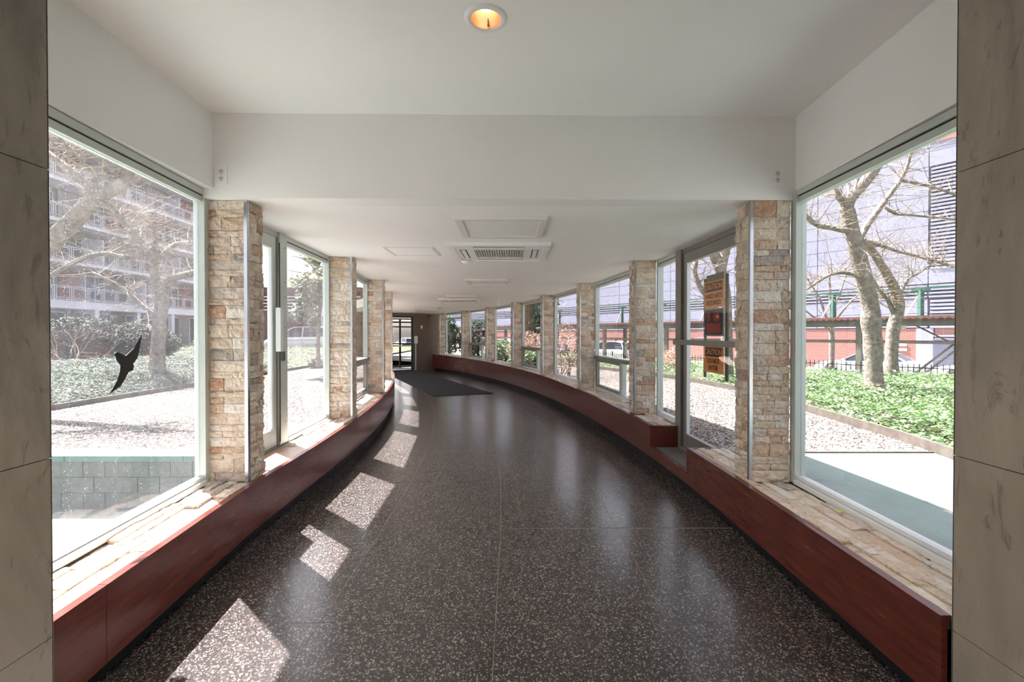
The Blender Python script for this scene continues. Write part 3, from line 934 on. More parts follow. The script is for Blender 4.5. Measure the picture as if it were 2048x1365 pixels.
m = MB(); pts = [dp(0.93 + 0.065 * math.cos(a), 1.555 + 0.048 * math.sin(a), 0.0366) for a in [i * math.pi / 10 for i in range(20)]]
m.poly(pts, 0.002); m.build('red_print', SIGNRED, s2)
m = MB(); pts = [dp(0.915 + 0.018 * math.cos(a), 1.555 + 0.014 * math.sin(a), 0.0352) for a in [i * math.pi / 8 for i in range(16)]]
m.poly(pts, 0.001); m.build('pale_spot', plain('notice_spot', srgb(214, 196, 170), 0.5), s2)
s3 = board('caution_sign', 'orange caution sign reading do not enter, below the push bar', 1.040, 1.290, ORANGE)
plate(s3, 'header', T0 + 0.018, T1 - 0.018, 1.190, 1.272, SIGNBK)
text('CAUTION', 0.074, 1.0, 1.231, 0.0365, ORANGE, s3); text('DO NOT', 0.062, 1.0, 1.147, 0.0385, SIGNBK, s3); text('ENTER', 0.062, 1.0, 1.084, 0.0385, SIGNBK, s3)

# ------------------------------------------------------------------ bird decal on the dusty pane
wA = Vector((-1.850, 1.36)); wB = Vector((-2.000, 3.075)); wd = (wB - wA).normalized(); wnrm = Vector((-wd.y, wd.x))
def onpane(px, py, off=0.0195):
    a = wA + wnrm * off
    k = (px - 1024) / F
    t = (k * a.y - a.x) / (wd.x - k * wd.y)
    q = a + wd * t
    return Vector((q.x, q.y, EYE - (py - HZ) * q.y / F))
bird = empty('bird_decal', onpane(245, 720), 'black diving bird silhouette stuck on the dusty window', 'decal')
m = MB(); m.poly([onpane(*p) for p in [(228, 708), (233, 704), (252, 713), (263, 724), (267, 733), (265, 741), (256, 745), (250, 757), (240, 773), (217, 789), (226, 775), (234, 760), (239, 744), (240, 731), (233, 722)]], 0.0015)
m.build('body', BLACK, bird)
m = MB(); m.poly([onpane(*p) for p in [(251, 712), (267, 697), (274, 684), (284, 668), (278, 700), (274, 717), (265, 729)]], 0.0015)
m.build('wing', BLACK, bird)

# ------------------------------------------------------------------ things on the ceiling
def sq_frame(mb, x, y, h, w, z0, z1):
    mb.box(x - h, x + h, y - h, y - h + w, z0, z1); mb.box(x - h, x + h, y + h - w, y + h, z0, z1)
    mb.box(x - h, x - h + w, y - h + w, y + h - w, z0, z1); mb.box(x + h - w, x + h, y - h + w, y + h - w, z0, z1)
def light_panel(x, y, label):
    e = empty('light_panel', (x, y, HC), label, 'ceiling light', 'square ceiling light panels')
    m = MB(); sq_frame(m, x, y, 0.345, 0.05, HC - 0.028, HC); m.build('frame', PANELW, e)
    m = MB(); m.box(x - 0.295, x + 0.295, y - 0.295, y + 0.295, HC - 0.016, HC - 0.001); m.build('diffuser', PLASTIC, e)
light_panel(-0.085, 3.80, 'square white light panel in front of the air conditioner grille')
light_panel(-0.42, 7.78, 'square white light panel alone in mid corridor')
light_panel(-1.15, 11.0, 'square white light panel in front of the farther air conditioner')
light_panel(-2.9, 16.3, 'square white light panel over the far end of the carpet')
light_panel(-4.05, 18.0, 'farthest square light panel, by the end door')
def access_panel(x, y, label):
    e = empty('access_panel', (x, y, HC), label, 'access panel', 'flush ceiling access panels')
    m = MB(); sq_frame(m, x, y, 0.255, 0.016, HC - 0.006, HC); m.build('frame', PANELW, e)
    m = MB(); sq_frame(m, x, y, 0.239, 0.006, HC - 0.0015, HC); m.build('gap', BRONZE, e)
    m = MB(); m.box(x - 0.232, x + 0.232, y - 0.232, y + 0.232, HC - 0.004, HC - 0.0005); m.build('hatch', PAINT, e)
access_panel(-1.05, 4.95, 'flush square access panel beside the air conditioner')
access_panel(-2.15, 11.9, 'flush access panel beside the farther air conditioner')
def cassette(x, y, label):
    e = empty('air_conditioner', (x, y, HC), label, 'air conditioner', 'ceiling cassette air conditioners')
    h = 0.50
    m = MB(); sq_frame(m, x, y, h, 0.06, HC - 0.034, HC); m.build('trim_frame', PLASTIC, e)
    m = MB(); sq_frame(m, x, y, h - 0.06, 0.15, HC - 0.027, HC); m.build('fascia', PLASTIC, e)
    for sx, sy in ((0, -1), (0, 1), (-1, 0), (1, 0)):
        m = MB(); cx, cyy = x + sx * 0.365, y + sy * 0.365
        hx, hy = (0.25, 0.033) if sx == 0 else (0.033, 0.25)
        m.box(cx - hx, cx + hx, cyy - hy, cyy + hy, HC - 0.029, HC - 0.02); m.build('air_slot', GASKET, e)
        m = MB(); hx2, hy2 = (0.245, 0.022) if sx == 0 else (0.022, 0.245)
        m.box(cx - hx2, cx + hx2, cyy - hy2, cyy + hy2, HC - 0.033, HC - 0.0285); m.build('flap', PLASTIC, e)
    m = MB(); m.box(x - 0.29, x + 0.29, y - 0.29, y + 0.29, HC - 0.012, HC - 0.004); m.build('filter', GASKET, e)
    gr = MB(); sq_frame(gr, x, y, 0.29, 0.035, HC - 0.030, HC - 0.004); go = gr.build('grille', PLASTIC, e)
    for i in range(20):
        xx = x - 0.245 + i * 0.49 / 19
        m = MB(); m.box(xx - 0.003, xx + 0.003, y - 0.255, y + 0.255, HC - 0.024, HC - 0.014); m.build('grille_bar', PANELW, go)
    for i in range(9):
        yy = y - 0.225 + i * 0.45 / 8
        m = MB(); m.box(x - 0.255, x + 0.255, yy - 0.002, yy + 0.002, HC - 0.020, HC - 0.013); m.build('grille_bar', PANELW, go)
    m = MB(); m.lathe((x - 0.40, y + 0.42, HC - 0.034), [(0.001, -0.035), (0.035, -0.03), (0.05, -0.012), (0.052, 0.0)], 16); m.build('sensor', PLASTIC, e, True)
cassette(-0.13, 4.95, 'square ceiling air conditioner with dark grille near the beam')
cassette(-1.35, 12.05, 'farther square ceiling air conditioner above the carpet start')

# recessed downlight
dl = empty('downlight', (-0.118, 2.105, HV), 'lit round recessed downlight with copper reflector in the vestibule ceiling', 'downlight')
m = MB(); m.lathe((-0.118, 2.105, HV), [(0.068, -0.004), (0.071, -0.009), (0.092, -0.006), (0.097, 0.0)], 32); m.build('trim_ring', PLASTIC, dl, True)
COPPER = plain('warm_reflector', srgb(214, 164, 118), 0.35, metal=0.3, var=0.1, scale=20)
m = MB(); m.lathe((-0.118, 2.105, HV - 0.004), [(0.069, -0.001), (0.070, 0.0), (0.068, 0.03), (0.062, 0.07), (0.050, 0.098), (0.001, 0.10)], 32); m.build('reflector', COPPER, dl, True)
m = MB(); m.lathe((-0.118, 2.105, HV + 0.040), [(0.001, 0.0), (0.026, 0.004), (0.040, 0.018), (0.042, 0.034), (0.03, 0.05), (0.001, 0.052)], 20); m.build('bulb', m_emit('bulb_glow', (1.0, 0.86, 0.68, 1), 1.6), dl, True)
m = MB(); m.tube([(-0.110, 2.166, HV + 0.004), (-0.110, 2.163, HV + 0.012), (-0.110, 2.160, HV + 0.034)], [0.006, 0.003, 0.0025], 8); m.build('clip', DKALU, dl)
ld = bpy.data.lights.new('downlight_lamp', 'SPOT'); ld.energy = 22; ld.color = (1.0, 0.88, 0.72); ld.spot_size = math.radians(110); ld.spot_blend = 0.6; ld.shadow_soft_size = 0.04
lo = bpy.data.objects.new('downlight_lamp', ld); lo.location = (-0.118, 2.105, HV - 0.012); COL.objects.link(lo)
# unseen fill lights added behind the camera to brighten the interior
for i, (lx, ly) in enumerate(((-0.9, -3.6), (0.9, -3.6), (0.0, -0.9), (-0.9, -5.0), (0.9, -5.0))):
    e = empty('downlight', (lx, ly, HV), 'unseen added fill light number %s behind the marble passage' % ('one', 'two', 'three', 'four', 'five')[i], 'downlight', 'added fill lights')
    m = MB(); m.lathe((lx, ly, HV), [(0.068, -0.004), (0.071, -0.009), (0.097, 0.0)], 24); m.build('trim_ring', PLASTIC, e, True)
    m = MB(); m.lathe((lx, ly, HV - 0.003), [(0.069, 0.0), (0.001, 0.001)], 24); m.build('lens', m_emit('fill_lens_glow', (1.0, 0.92, 0.8, 1), 6.0), e)
    ld = bpy.data.lights.new('added_fill_lamp', 'SPOT'); ld.energy = 70; ld.color = (1.0, 0.93, 0.84); ld.spot_size = math.radians(150); ld.spot_blend = 0.8; ld.shadow_soft_size = 0.07
    lo = bpy.data.objects.new('added_fill_lamp', ld); lo.location = (lx, ly, HV - 0.015); COL.objects.link(lo)

# outlets on the beam
def outlet(x, z, label):
    y = 3.0 + (x + 2.05) / 4.01 * 0.055
    e = empty('wall_outlet', (x, y, z), label, 'outlet', 'duplex outlets on the beam')
    m = MB(); m.box(x - 0.0385, x + 0.0385, y - 0.006, y + 0.001, z - 0.062, z + 0.062); m.build('cover_plate', PLASTIC, e)
    for dz in (-0.022, 0.022):
        m = MB(); m.lathe((x, y - 0.006, z + dz), [(0.0175, 0.0), (0.0175, 0.002), (0.001, 0.002)], 20, (0, -1, 0)); r = m.build('receptacle', PANELW, e, False)
        for dx in (-0.0065, 0.0065):
            m = MB(); m.box(x + dx - 0.0016, x + dx + 0.0016, y - 0.0095, y - 0.0078, z + dz - 0.001, z + dz + 0.009); m.build('slot', BLACK, r)
        m = MB(); m.lathe((x, y - 0.0078, z + dz - 0.009), [(0.003, 0.0), (0.003, 0.0015), (0.0005, 0.0015)], 10, (0, -1, 0)); m.build('ground_hole', BLACK, r)
    m = MB(); m.lathe((x, y - 0.006, z), [(0.003, 0.0), (0.0025, 0.0015), (0.0003, 0.0015)], 10, (0, -1, 0)); m.build('screw', STEEL, e)
outlet(-1.868, 2.42, 'white duplex outlet on the beam above the first inner pillar')
outlet(1.735, 2.425, 'white duplex outlet on the beam above the first outer pillar')

# carpet runner
m = MB()
c0, c1 = Vector((-1.13, 11.25)), Vector((-5.0, 20.3)); d = (c1 - c0).normalized(); n2 = Vector((-d.y, d.x)) * 0.74
pts = []
for i in range(13):
    q = c0 + (c1 - c0) * i / 12
    pts.append((q + n2, q - n2))
m.strip([(a.x, a.y) for a, c in pts], [(c.x, c.y) for a, c in pts], lambda y: fz(y) + 0.001, lambda y: fz(y) + 0.009)
tag(m.build('floor_runner', CARPET), 'long charcoal carpet runner at the far end of the corridor', 'carpet')
# a yellow leaf left on the sill of the patio window
m = MB(); q = Vector((1.77, 2.50, 0.436))
m.poly([q + Vector(v) for v in [(-0.02, 0, 0), (-0.008, 0.012, 0.004), (0.008, 0.013, 0.008), (0.022, 0.002, 0.004), (0.008, -0.012, 0.006), (-0.008, -0.011, 0.003)]], 0.0015)
tag(m.build('fallen_leaf', plain('yellow_leaf', srgb(190, 186, 70), 0.6)), 'small yellow leaf lying on the stone sill of the patio window', 'leaf')

# ------------------------------------------------------------------ end of the corridor
er = Vector((math.cos(THE), math.sin(THE), 0)); et = Vector((-math.sin(THE), math.cos(THE), 0)); C3 = Vector((CX, CY, 0))
def eb(mb, r0, r1, t0, t1, z0, z1):
    c = C3 + er * (r0 + r1) / 2 + et * (t0 + t1) / 2 + UP * (z0 + z1) / 2
    return mb.obox(c, er * (r1 - r0) / 2, et * (t1 - t0) / 2, UP * (z1 - z0) / 2)
ZF = fz(20.2)
we = empty('wall_far', (C3 + er * 31).to_tuple(), 'beige end wall with the street door at the far end', kind='structure')
b = MB(); eb(b, 31.62, 33.0, 0, 0.12, ZF - 0.1, HC); b.build('wall_section', BEIGE, we)
b = MB(); eb(b, 28.7, 29.75, 0, 0.12, ZF - 0.1, HC); b.build('wall_section', BEIGE, we)
b = MB(); eb(b, 29.75, 31.62, 0, 0.12, 2.14, HC); b.build('lintel', BEIGE, we)
b = MB(); eb(b, 33.0, 33.1, 0.12, 2.6, ZF - 0.1, HC); b.build('wall_section', DKALU, we)
b = MB(); eb(b, 29.63, 29.75, 0.12, 2.6, ZF - 0.1, HC); b.build('wall_section', DKALU, we)
b = MB(); eb(b, 29.7, 33.1, 0, 2.6, ZF - 0.12, ZF - 0.02); b.build('vestibule_floor', ASPHALT, we)
def glazed(n, label, t, bars, ro=0.0):
    D = empty('door_%d' % n, (C3 + er * 30.7 + et * t).to_tuple(), label, kind='structure')
    z1 = 2.14
    for r in (29.78 + ro, 30.60 + ro, 31.59 + ro):
        m = MB(); eb(m, r - 0.04, r + 0.04, t, t + 0.06, ZF - 0.02, z1); m.build('stile', DKALU, D)
    for z in bars:
        m = MB(); eb(m, 29.82 + ro, 30.56 + ro, t, t + 0.05, z, z + 0.06); m.build('rail', DKALU, D)
        m = MB(); eb(m, 30.64 + ro, 31.55 + ro, t, t + 0.05, z, z + 0.06); m.build('rail', DKALU, D)
    for r0, r1 in ((29.82 + ro, 30.56 + ro), (30.64 + ro, 31.55 + ro)):
        m = MB(); eb(m, r0, r1, t + 0.022, t + 0.028, ZF, z1 - 0.04); m.build('pane', GLASS, D)
    m = MB(); eb(m, 30.68 + ro, 31.5 + ro, t - 0.07, t - 0.03, 0.86, 0.92); m.build('push_bar', STEEL, D)
glazed(3, 'dark framed glass door in the beige end wall', 0.02, (ZF + 0.0, 1.86, 2.08))
glazed(4, 'dark framed outer street door seen through the end door', 2.5, (ZF + 0.0, 0.9, 1.7, 2.08), 1.3)
e = empty('card_reader', (C3 + er * 31.72).to_tuple(), 'pale reader box with conduit beside the end door', 'reader box')
m = MB(); eb(m, 31.66, 31.80, -0.05, -0.001, 0.98, 1.30); m.build('box', PLASTIC, e)
m = MB(); eb(m, 31.715, 31.745, -0.02, -0.001, ZF + 0.02, 0.98); m.build('conduit', PLASTIC, e)
e = empty('fire_alarm', (C3 + er * 32.35).to_tuple(), 'small red fire alarm strobe high on the end wall', 'fire alarm')
m = MB(); eb(m, 32.31, 32.41, -0.05, -0.001, 2.06, 2.19); m.build('housing', plain('alarm_red', srgb(104, 34, 28), 0.5), e)
m = MB(); eb(m, 32.34, 32.38, -0.06, -0.05, 2.09, 2.12); m.build('lens', PLASTIC, e)
e = empty('switch_plate', (C3 + er * 32.0).to_tuple(), 'pale blank plates on the beige end wall', 'switch plate')
for r in (32.0, 32.14):
    m = MB(); eb(m, r - 0.045, r + 0.045, -0.008, 0.0, 1.62, 1.76); m.build('plate', BEIGE if r > 32.1 else PANELW, e)

# ================================================================== OUTSIDE
# ------------------------------------------------------------------ ground
GZ = 0.15
def ground(name, pts, z, mat, label, kind='structure', thick=0.1, zf=None):
    b = MB(); n = len(pts)
    f = zf or (lambda x, y: z)
    vs = [(x, y, f(x, y)) for x, y in pts] + [(x, y, f(x, y) - thick) for x, y in pts]
    fs = [tuple(range(n)), tuple(range(2 * n - 1, n - 1, -1))] + [(i, i + n, (i + 1) % n + n, (i + 1) % n) for i in range(n)]
    b.add(vs, fs)
    return tag(b.build(name, mat), label, kind=kind)

# street frame: u runs along the street, n points away from the garden
US = Vector((-0.6, 0.8, 0)); NS = Vector((0.8, 0.6, 0))
ZS = -1.02
def SP(s, t, z): return US * s + NS * t + UP * z

EDGE = [(4.2, 3.2), (4.35, 4.4), (4.55, 5.4), (4.8, 8.0), (4.95, 10.0), (4.6, 12.5), (3.2, 16.0), (1.5, 19.0), (-1.0, 22.5), (-3.2, 25.0)]
def edge_x(y):
    for (x0, y0), (x1, y1) in zip(EDGE[:-1], EDGE[1:]):
        if y0 <= y <= y1: return lerp(x0, x1, (y - y0) / (y1 - y0))
    return 4.2 if y < 3.2 else -3.2
# patio and gravel outside the outer windows
ground('ground_patio', [(1.93, -3.0), (9.0, -3.0), (9.0, 3.0), (4.25, 3.5), (4.45, 4.85), (1.93, 4.85)], GZ, PATIO, 'worn green painted concrete patio outside the large clear window')
b = MB(); b.bar((1.95, 4.87, GZ + 0.004), (4.45, 4.87, GZ + 0.004), 0.03, 0.02)
tag(b.build('trim_1', EDGING), 'thin dark strip between the patio and the gravel', kind='structure')
q = [4.9] + ys(5.0, 24.0, 0.8)
b = MB(); b.strip([(ax(R_RW + 0.11, y) if y < 20.5 else -3.2 - (y - 20.5) * 0.75, y) for y in q], [(edge_x(y), y) for y in q], GZ - 0.08, GZ)
tag(b.build('gravel', GRAVEL), 'sunlit pale gravel strip between the outer windows and the ivy bed', 'gravel', kind='stuff')
# ivy bed, falling to the pavement behind the fence
def bed_z(x, y):
    t = 0.8 * x + 0.6 * y
    z = GZ + 0.03 + 0.05 * noise.noise(Vector((x * 0.4, y * 0.4, 0)))
    if t > 16.6: z -= (t - 16.6) * 0.34
    return z
b = MB(); qy = ys(2.6, 26, 0.9); nx = 14
vs = []
for y in qy:
    x0 = edge_x(y); x1 = max(x0 + 0.3, (19.4 - 0.6 * y) / 0.8)
    for i in range(nx + 1):
        x = lerp(x0, x1, i / nx); vs.append((x, y, bed_z(x, y)))
fs = [(j * (nx + 1) + i, j * (nx + 1) + i + 1, (j + 1) * (nx + 1) + i + 1, (j + 1) * (nx + 1) + i) for j in range(len(qy) - 1) for i in range(nx)]
b.add(vs, fs)
tag(b.build('ground_bed', SOIL), 'dark soil under the bright ivy', kind='structure')

def leaves(name, mat, n, sampler, size, label, cat=None, parent=None, tilt=0.7, kind='stuff'):
    b = MB()
    for _ in range(n):
        p = sampler()
        if p is None: continue
        s = size * U(0.6, 1.35)
        a = U(0, 2 * math.pi)
        nx_ = Vector((U(-tilt, tilt), U(-tilt, tilt), 1)).normalized()
        x = Vector((math.cos(a), math.sin(a), 0)); x = (x - nx_ * x.dot(nx_)).normalized(); y = nx_.cross(x)
        k = s * 0.55
        b.add([p - x * s * 0.6, p + y * k * 0.55 - nx_ * s * 0.10, p + x * s * 0.6, p - y * k * 0.55 - nx_ * s * 0.10], [(0, 1, 2), (0, 2, 3)])
    o = b.build(name, mat, parent)
    if label: tag(o, label, cat, kind=kind)
    elif kind: o['kind'] = kind
    return o

def s_right():
    y = U(3.6, 24.0); x0 = edge_x(y) + 0.05
    if R() < 0.55: y = U(3.8, 12.0); x0 = edge_x(y) + 0.05
    x1 = (19.2 - 0.6 * y) / 0.8
    if x1 < x0: return None
    x = U(x0, min(x1, 17.0))
    h = 0.16 + 0.10 * noise.noise(Vector((x * 0.9, y * 0.9, 3))) + 0.08 * noise.noise(Vector((x * 2.6, y * 2.6, 7)))
    if x - x0 < 0.25: h *= 0.45
    return Vector((x, y, bed_z(x, y) + max(0.02, h) * U(0.35, 1.1)))
leaves('ivy_bed', IVY, 105000, s_right, 0.06, 'dense bright green ivy bed in front of the street fence', 'ivy')
# edging of the right bed
ed = empty('bed_edging', (4.4, 4.5, GZ), 'low concrete and green metal edging along the bright ivy bed', 'edging')
for (a, c) in zip(EDGE[:-1], EDGE[1:]):
    m = MB(); m.bar((a[0], a[1], GZ + 0.045), (c[0], c[1], GZ + 0.045), 0.045, 0.13); m.build('strip', GREENED if c[1] < 4.5 else EDGING, ed)

# pavement, road
ground('sidewalk', [tuple(SP(s, t, 0)[:2]) for s, t in ((-12, 18.7), (-12, 22.9), (75, 22.9), (75, 18.7))], ZS + 0.12, WALKC, 'concrete pavement under the sidewalk shed', thick=0.3)
ground('road', [tuple(SP(s, t, 0)[:2]) for s, t in ((-15, 22.9), (-15, 33.5), (95, 33.5), (95, 22.9))], ZS, ASPHALT, 'grey asphalt street behind the fence')
ground('sidewalk_opposite', [tuple(SP(s, t, 0)[:2]) for s, t in ((-15, 33.5), (-15, 36.4), (95, 36.4), (95, 33.5))], ZS + 0.12, WALKC, 'pavement along the red brick wall', thick=0.3)

ground('ground_base', [(-90, -25), (70, -25), (70, 130), (-90, 130)], -1.25, WALKC, 'plain city ground under the gardens and streets')
# left side: sunken patio, block wall, gravel, beds
LW_Y = 4.70; LPZ = -0.38; LGZ = 0.167
ground('ground_sunken_patio', [(-2.1, -3.0), (-2.1, LW_Y), (-14.0, LW_Y), (-14.0, -3.0)], LPZ, PATIO, 'sunken green painted patio outside the dusty window')
rw = empty('retaining_wall', (-6, LW_Y, LPZ), 'low grey block retaining wall with white caps outside the dusty window', 'wall')
rows = 3; bh = 0.163; bw = 0.222
bm_ = MB(); hb = (bw - 0.008) / 2; bm_.box(-hb, hb, -0.06, 0.09, 0.003, bh - 0.003); block_mesh = bm_.mesh('block', BLOCK)
m = MB(); m.box(-12, -2.12, LW_Y + 0.012, LW_Y + 0.16, LPZ - 0.05, LPZ + rows * bh); m.build('core', MORTAR, rw)
for j in range(rows):
    x = -2.13 - (bw / 2 if j % 2 else 0)
    while x > -7.6:
        o = bpy.data.objects.new('block', block_mesh); link(o, rw)
        o.location = (x - bw / 2, LW_Y + 0.06 + U(-0.004, 0.004), LPZ + j * bh)
        x -= bw
x = -2.12
for i in range(7):
    m = MB(); m.box(x - 1.195, x - 0.005, LW_Y - 0.02, LW_Y + 0.27, LPZ + rows * bh + 0.0, LPZ + rows * bh + 0.052); o = m.build('cap_stone', TEAL, rw)
    m = MB(); m.box(x - 1.195, x - 0.005, LW_Y - 0.018, LW_Y + 0.27, LPZ + rows * bh + 0.052, LPZ + rows * bh + 0.058); m.build('cap_face', CAPW, o)
    x -= 1.2
q = [LW_Y + 0.275] + ys(5.2, 22.0, 0.8)
b = MB(); b.strip([(-7.4, y) for y in q], [(ax(R_LW - 0.11, y), y) for y in q], LGZ - 0.08, LGZ)
tag(b.build('gravel', GRAVEL), 'sunlit pale gravel with branch shadows outside the dusty window', 'gravel', kind='stuff')
def lbed_z(x, y): return LGZ + 0.02 + max(0.0, min(0.34, (-7.4 - x) * 0.085)) + 0.04 * noise.noise(Vector((x * 0.4, y * 0.4, 9)))
b = MB(); vs = []; nx = 16; qy = ys(4.97, 46, 1.3)
for y in qy:
    for i in range(nx + 1):
        x = lerp(-7.4, -29.0, i / nx); vs.append((x, y, lbed_z(x, y)))
b.add(vs, [(j * (nx + 1) + i, (j + 1) * (nx + 1) + i, (j + 1) * (nx + 1) + i + 1, j * (nx + 1) + i + 1) for j in range(len(qy) - 1) for i in range(nx)])
tag(b.build('ground_lawn', SOIL), 'soil of the shady bed below the balcony building', kind='structure')
def s_left():
    x = U(-20, -7.5); y = U(5.2, 30)
    if R() < 0.6: x = U(-12.5, -7.5); y = U(5.2, 16)
    h = 0.12 + 0.09 * noise.noise(Vector((x * 0.9, y * 0.9, 3))) + 0.06 * noise.noise(Vector((x * 2.6, y * 2.6, 7)))
    return Vector((x, y, lbed_z(x, y) + max(0.02, h) * U(0.3, 1.1)))
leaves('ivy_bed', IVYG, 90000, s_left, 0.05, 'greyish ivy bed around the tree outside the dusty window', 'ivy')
def s_left2():
    y = U(16.5, 19.0)
    x = U(-7.3, ax(R_LW - 0.4, y))
    return Vector((x, y, LGZ + U(0.02, 0.35)))
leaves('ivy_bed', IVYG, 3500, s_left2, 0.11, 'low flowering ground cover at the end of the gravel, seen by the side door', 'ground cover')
ed = empty('bed_edging', (-7.4, 8, LGZ), 'rusty steel edging between gravel and the greyish ivy bed', 'edging')
for a, c in ((4.97, 7.5), (7.5, 10.0), (10.0, 12.5), (12.5, 15.0), (15.0, 17.5)):
    m = MB(); m.bar((-7.4, a, LGZ + 0.03), (-7.42, c - 0.01, LGZ + 0.03), 0.03, 0.12); m.build('strip', EDGING, ed)
b = MB(); b.bar((-9.5, 13.6, LGZ + 0.30), (-20, 14.4, LGZ + 0.50), 0.10, 0.10)
tag(b.build('garden_kerb', CONC), 'pale kerb line crossing the greyish bed behind the tree', 'kerb')

# loose pebbles on the gravel near the windows
def pebbles(label, n, smp):
    b = MB()
    for _ in range(n):
        p = smp(); s = U(0.006, 0.015)
        o = [Vector((U(0.7, 1.3) * s, 0, 0)), Vector((0, U(0.6, 1.2) * s, 0)), Vector((0, 0, U(0.4, 0.8) * s))]
        a = U(0, 6.28); rot = Matrix.Rotation(a, 3, 'Z')
        o = [rot @ k for k in o]
        b.add([p + o[0], p + o[1], p - o[0], p - o[1], p + o[2]], [(0, 1, 4), (1, 2, 4), (2, 3, 4), (3, 0, 4)])
    tag(b.build('pebbles', plain('pebble', srgb(176, 168, 158), 0.9, rnd=0.3)), label, 'gravel', kind='stuff')
pebbles('loose pebbles on the sunlit gravel by the patio', 9000, lambda: (lambda y: Vector((U(ax(R_RW, y) + 0.15, edge_x(y)), y, GZ)))(4.95 + 7 * R() ** 1.5))
pebbles('loose pebbles on the gravel behind the block wall', 9000, lambda: (lambda y: Vector((U(-7.35, ax(R_LW, y) - 0.15), y, LGZ)))(5.0 + 7 * R() ** 1.5))

# ------------------------------------------------------------------ bare trees
def limb(mb, pix, Y, n=10):
    """pix: (px, py, radius in px[, depth shift]) along a limb; smoothed"""
    pts = []; rad = []
    P3 = []
    for q in pix:
        y = Y + (q[3] if len(q) > 3 else 0.0)
        P3.append((PX(q[0], q[1], y), q[2] * y / F / math.sqrt(1 + ((q[0] - 1024) / F) ** 2)))
    m = len(P3)
    for i in range(m - 1):
        p0 = P3[max(i - 1, 0)]; p1 = P3[i]; p2 = P3[i + 1]; p3 = P3[min(i + 2, m - 1)]
        for k in range(4):
            t = k / 4
            c = 0.5 * ((2 * p1[0]) + (p2[0] - p0[0]) * t + (2 * p0[0] - 5 * p1[0] + 4 * p2[0] - p3[0]) * t * t + (3 * p1[0] - p0[0] - 3 * p2[0] + p3[0]) * t ** 3)
            r = lerp(p1[1], p2[1], t) * (1 + 0.10 * noise.noise(c * 4.0))
            pts.append(c); rad.append(r)
    pts.append(P3[-1][0]); rad.append(P3[-1][1])
    mb.tube(pts, rad, n)
    return list(zip(pts, rad))

def grow(mb, p, d, L, r, depth, gravity=0.02):
    segs = max(3, int(L / 0.22)); pts = [p.copy()]; rad = [r]
    q = p.copy(); dd_ = d.normalized()
    for i in range(segs):
        dd_ = (dd_ + Vector((U(-1, 1), U(-1, 1), U(-1, 1))) * 0.24 + UP * gravity).normalized()
        q = q + dd_ * (L / segs); pts.append(q.copy()); rad.append(max(0.0016, r * (1 - 0.75 * (i + 1) / segs)))
        if depth > 0 and i > 0 and R() < 0.75:
            side = dd_.cross(Vector((U(-1, 1), U(-1, 1), U(-1, 1)))).normalized()
            grow(mb, q, (dd_ * 0.7 + side * 0.8), L * U(0.35, 0.6), max(0.002, rad[-1] * 0.65), depth - 1, gravity)
    mb.tube(pts, rad, 4 if r < 0.012 else 6, False)

def tree(label, trunk, limbs, Y, twigs, mat=BARK, tmat=TWIG, depth=2, tl=(0.7, 1.6), seed=1, group='bare garden trees'):
    global rng, R, U
    keep = rng.getstate(); rng.seed(seed)
    base = PX(trunk[0][0], trunk[0][1], Y)
    e = empty('bare_tree', base.to_tuple(), label, 'tree', group)
    m = MB(); path = limb(m, trunk, Y, 12); m.build('trunk', mat, e, True)
    spots = path[len(path) // 2:]
    for lb in limbs:
        m = MB(); pth = limb(m, lb, Y, 8); m.build('limb', mat, e, True)
        spots = spots + pth[2:] + pth[4:]
    tw = MB()
    for _ in range(twigs):
        p, r = rng.choice(spots)
        d = Vector((U(-1, 1), U(-1, 1), U(-0.35, 0.9)))
        grow(tw, p, d, U(*tl), min(0.010, r * 0.3), depth)
    tag(tw.build('twigs', tmat, e), kind='stuff')
    rng.setstate(keep)
    return e
# left: the tree that stands in the ivy
tree('pale grey bare tree with a thick forked trunk, standing in ivy behind the bird decal',
     [(313, 748, 21), (314, 725, 18), (316, 690, 15), (319, 650, 14.5), (323, 620, 15), (325, 600, 15), (321, 582, 13), (314, 562, 10), (309, 545, 9.5), (313, 528, 9), (318, 518, 8)],
     [[(314, 530, 9), (308, 512, 9), (300, 498, 8), (279, 483, 7), (253, 453, 6), (230, 425, 5, -0.3), (212, 404, 5, -0.6)],
      [(316, 524, 8), (330, 508, 7), (346, 493, 6, 0.3), (375, 487, 6, 0.6), (420, 491, 4, 0.8)],
      [(325, 592, 13), (335, 570, 10, -0.1), (346, 557, 9, -0.2), (370, 551, 8, -0.4), (405, 540, 7, -0.5), (440, 520, 5)],
      [(305, 505, 6), (312, 478, 5), (308, 455, 4), (285, 430, 3), (252, 422, 2)],
      [(303, 500, 7), (262, 516, 6, -0.2), (205, 508, 6, -0.3), (150, 525, 6, -0.4), (90, 560, 6, -0.5)],
      [(317, 634, 7), (300, 622, 5), (287, 613, 5), (262, 590, 4), (240, 572, 4), (185, 545, 3)]], 12.0, 380, depth=3, seed=3, tl=(0.35, 1.1))
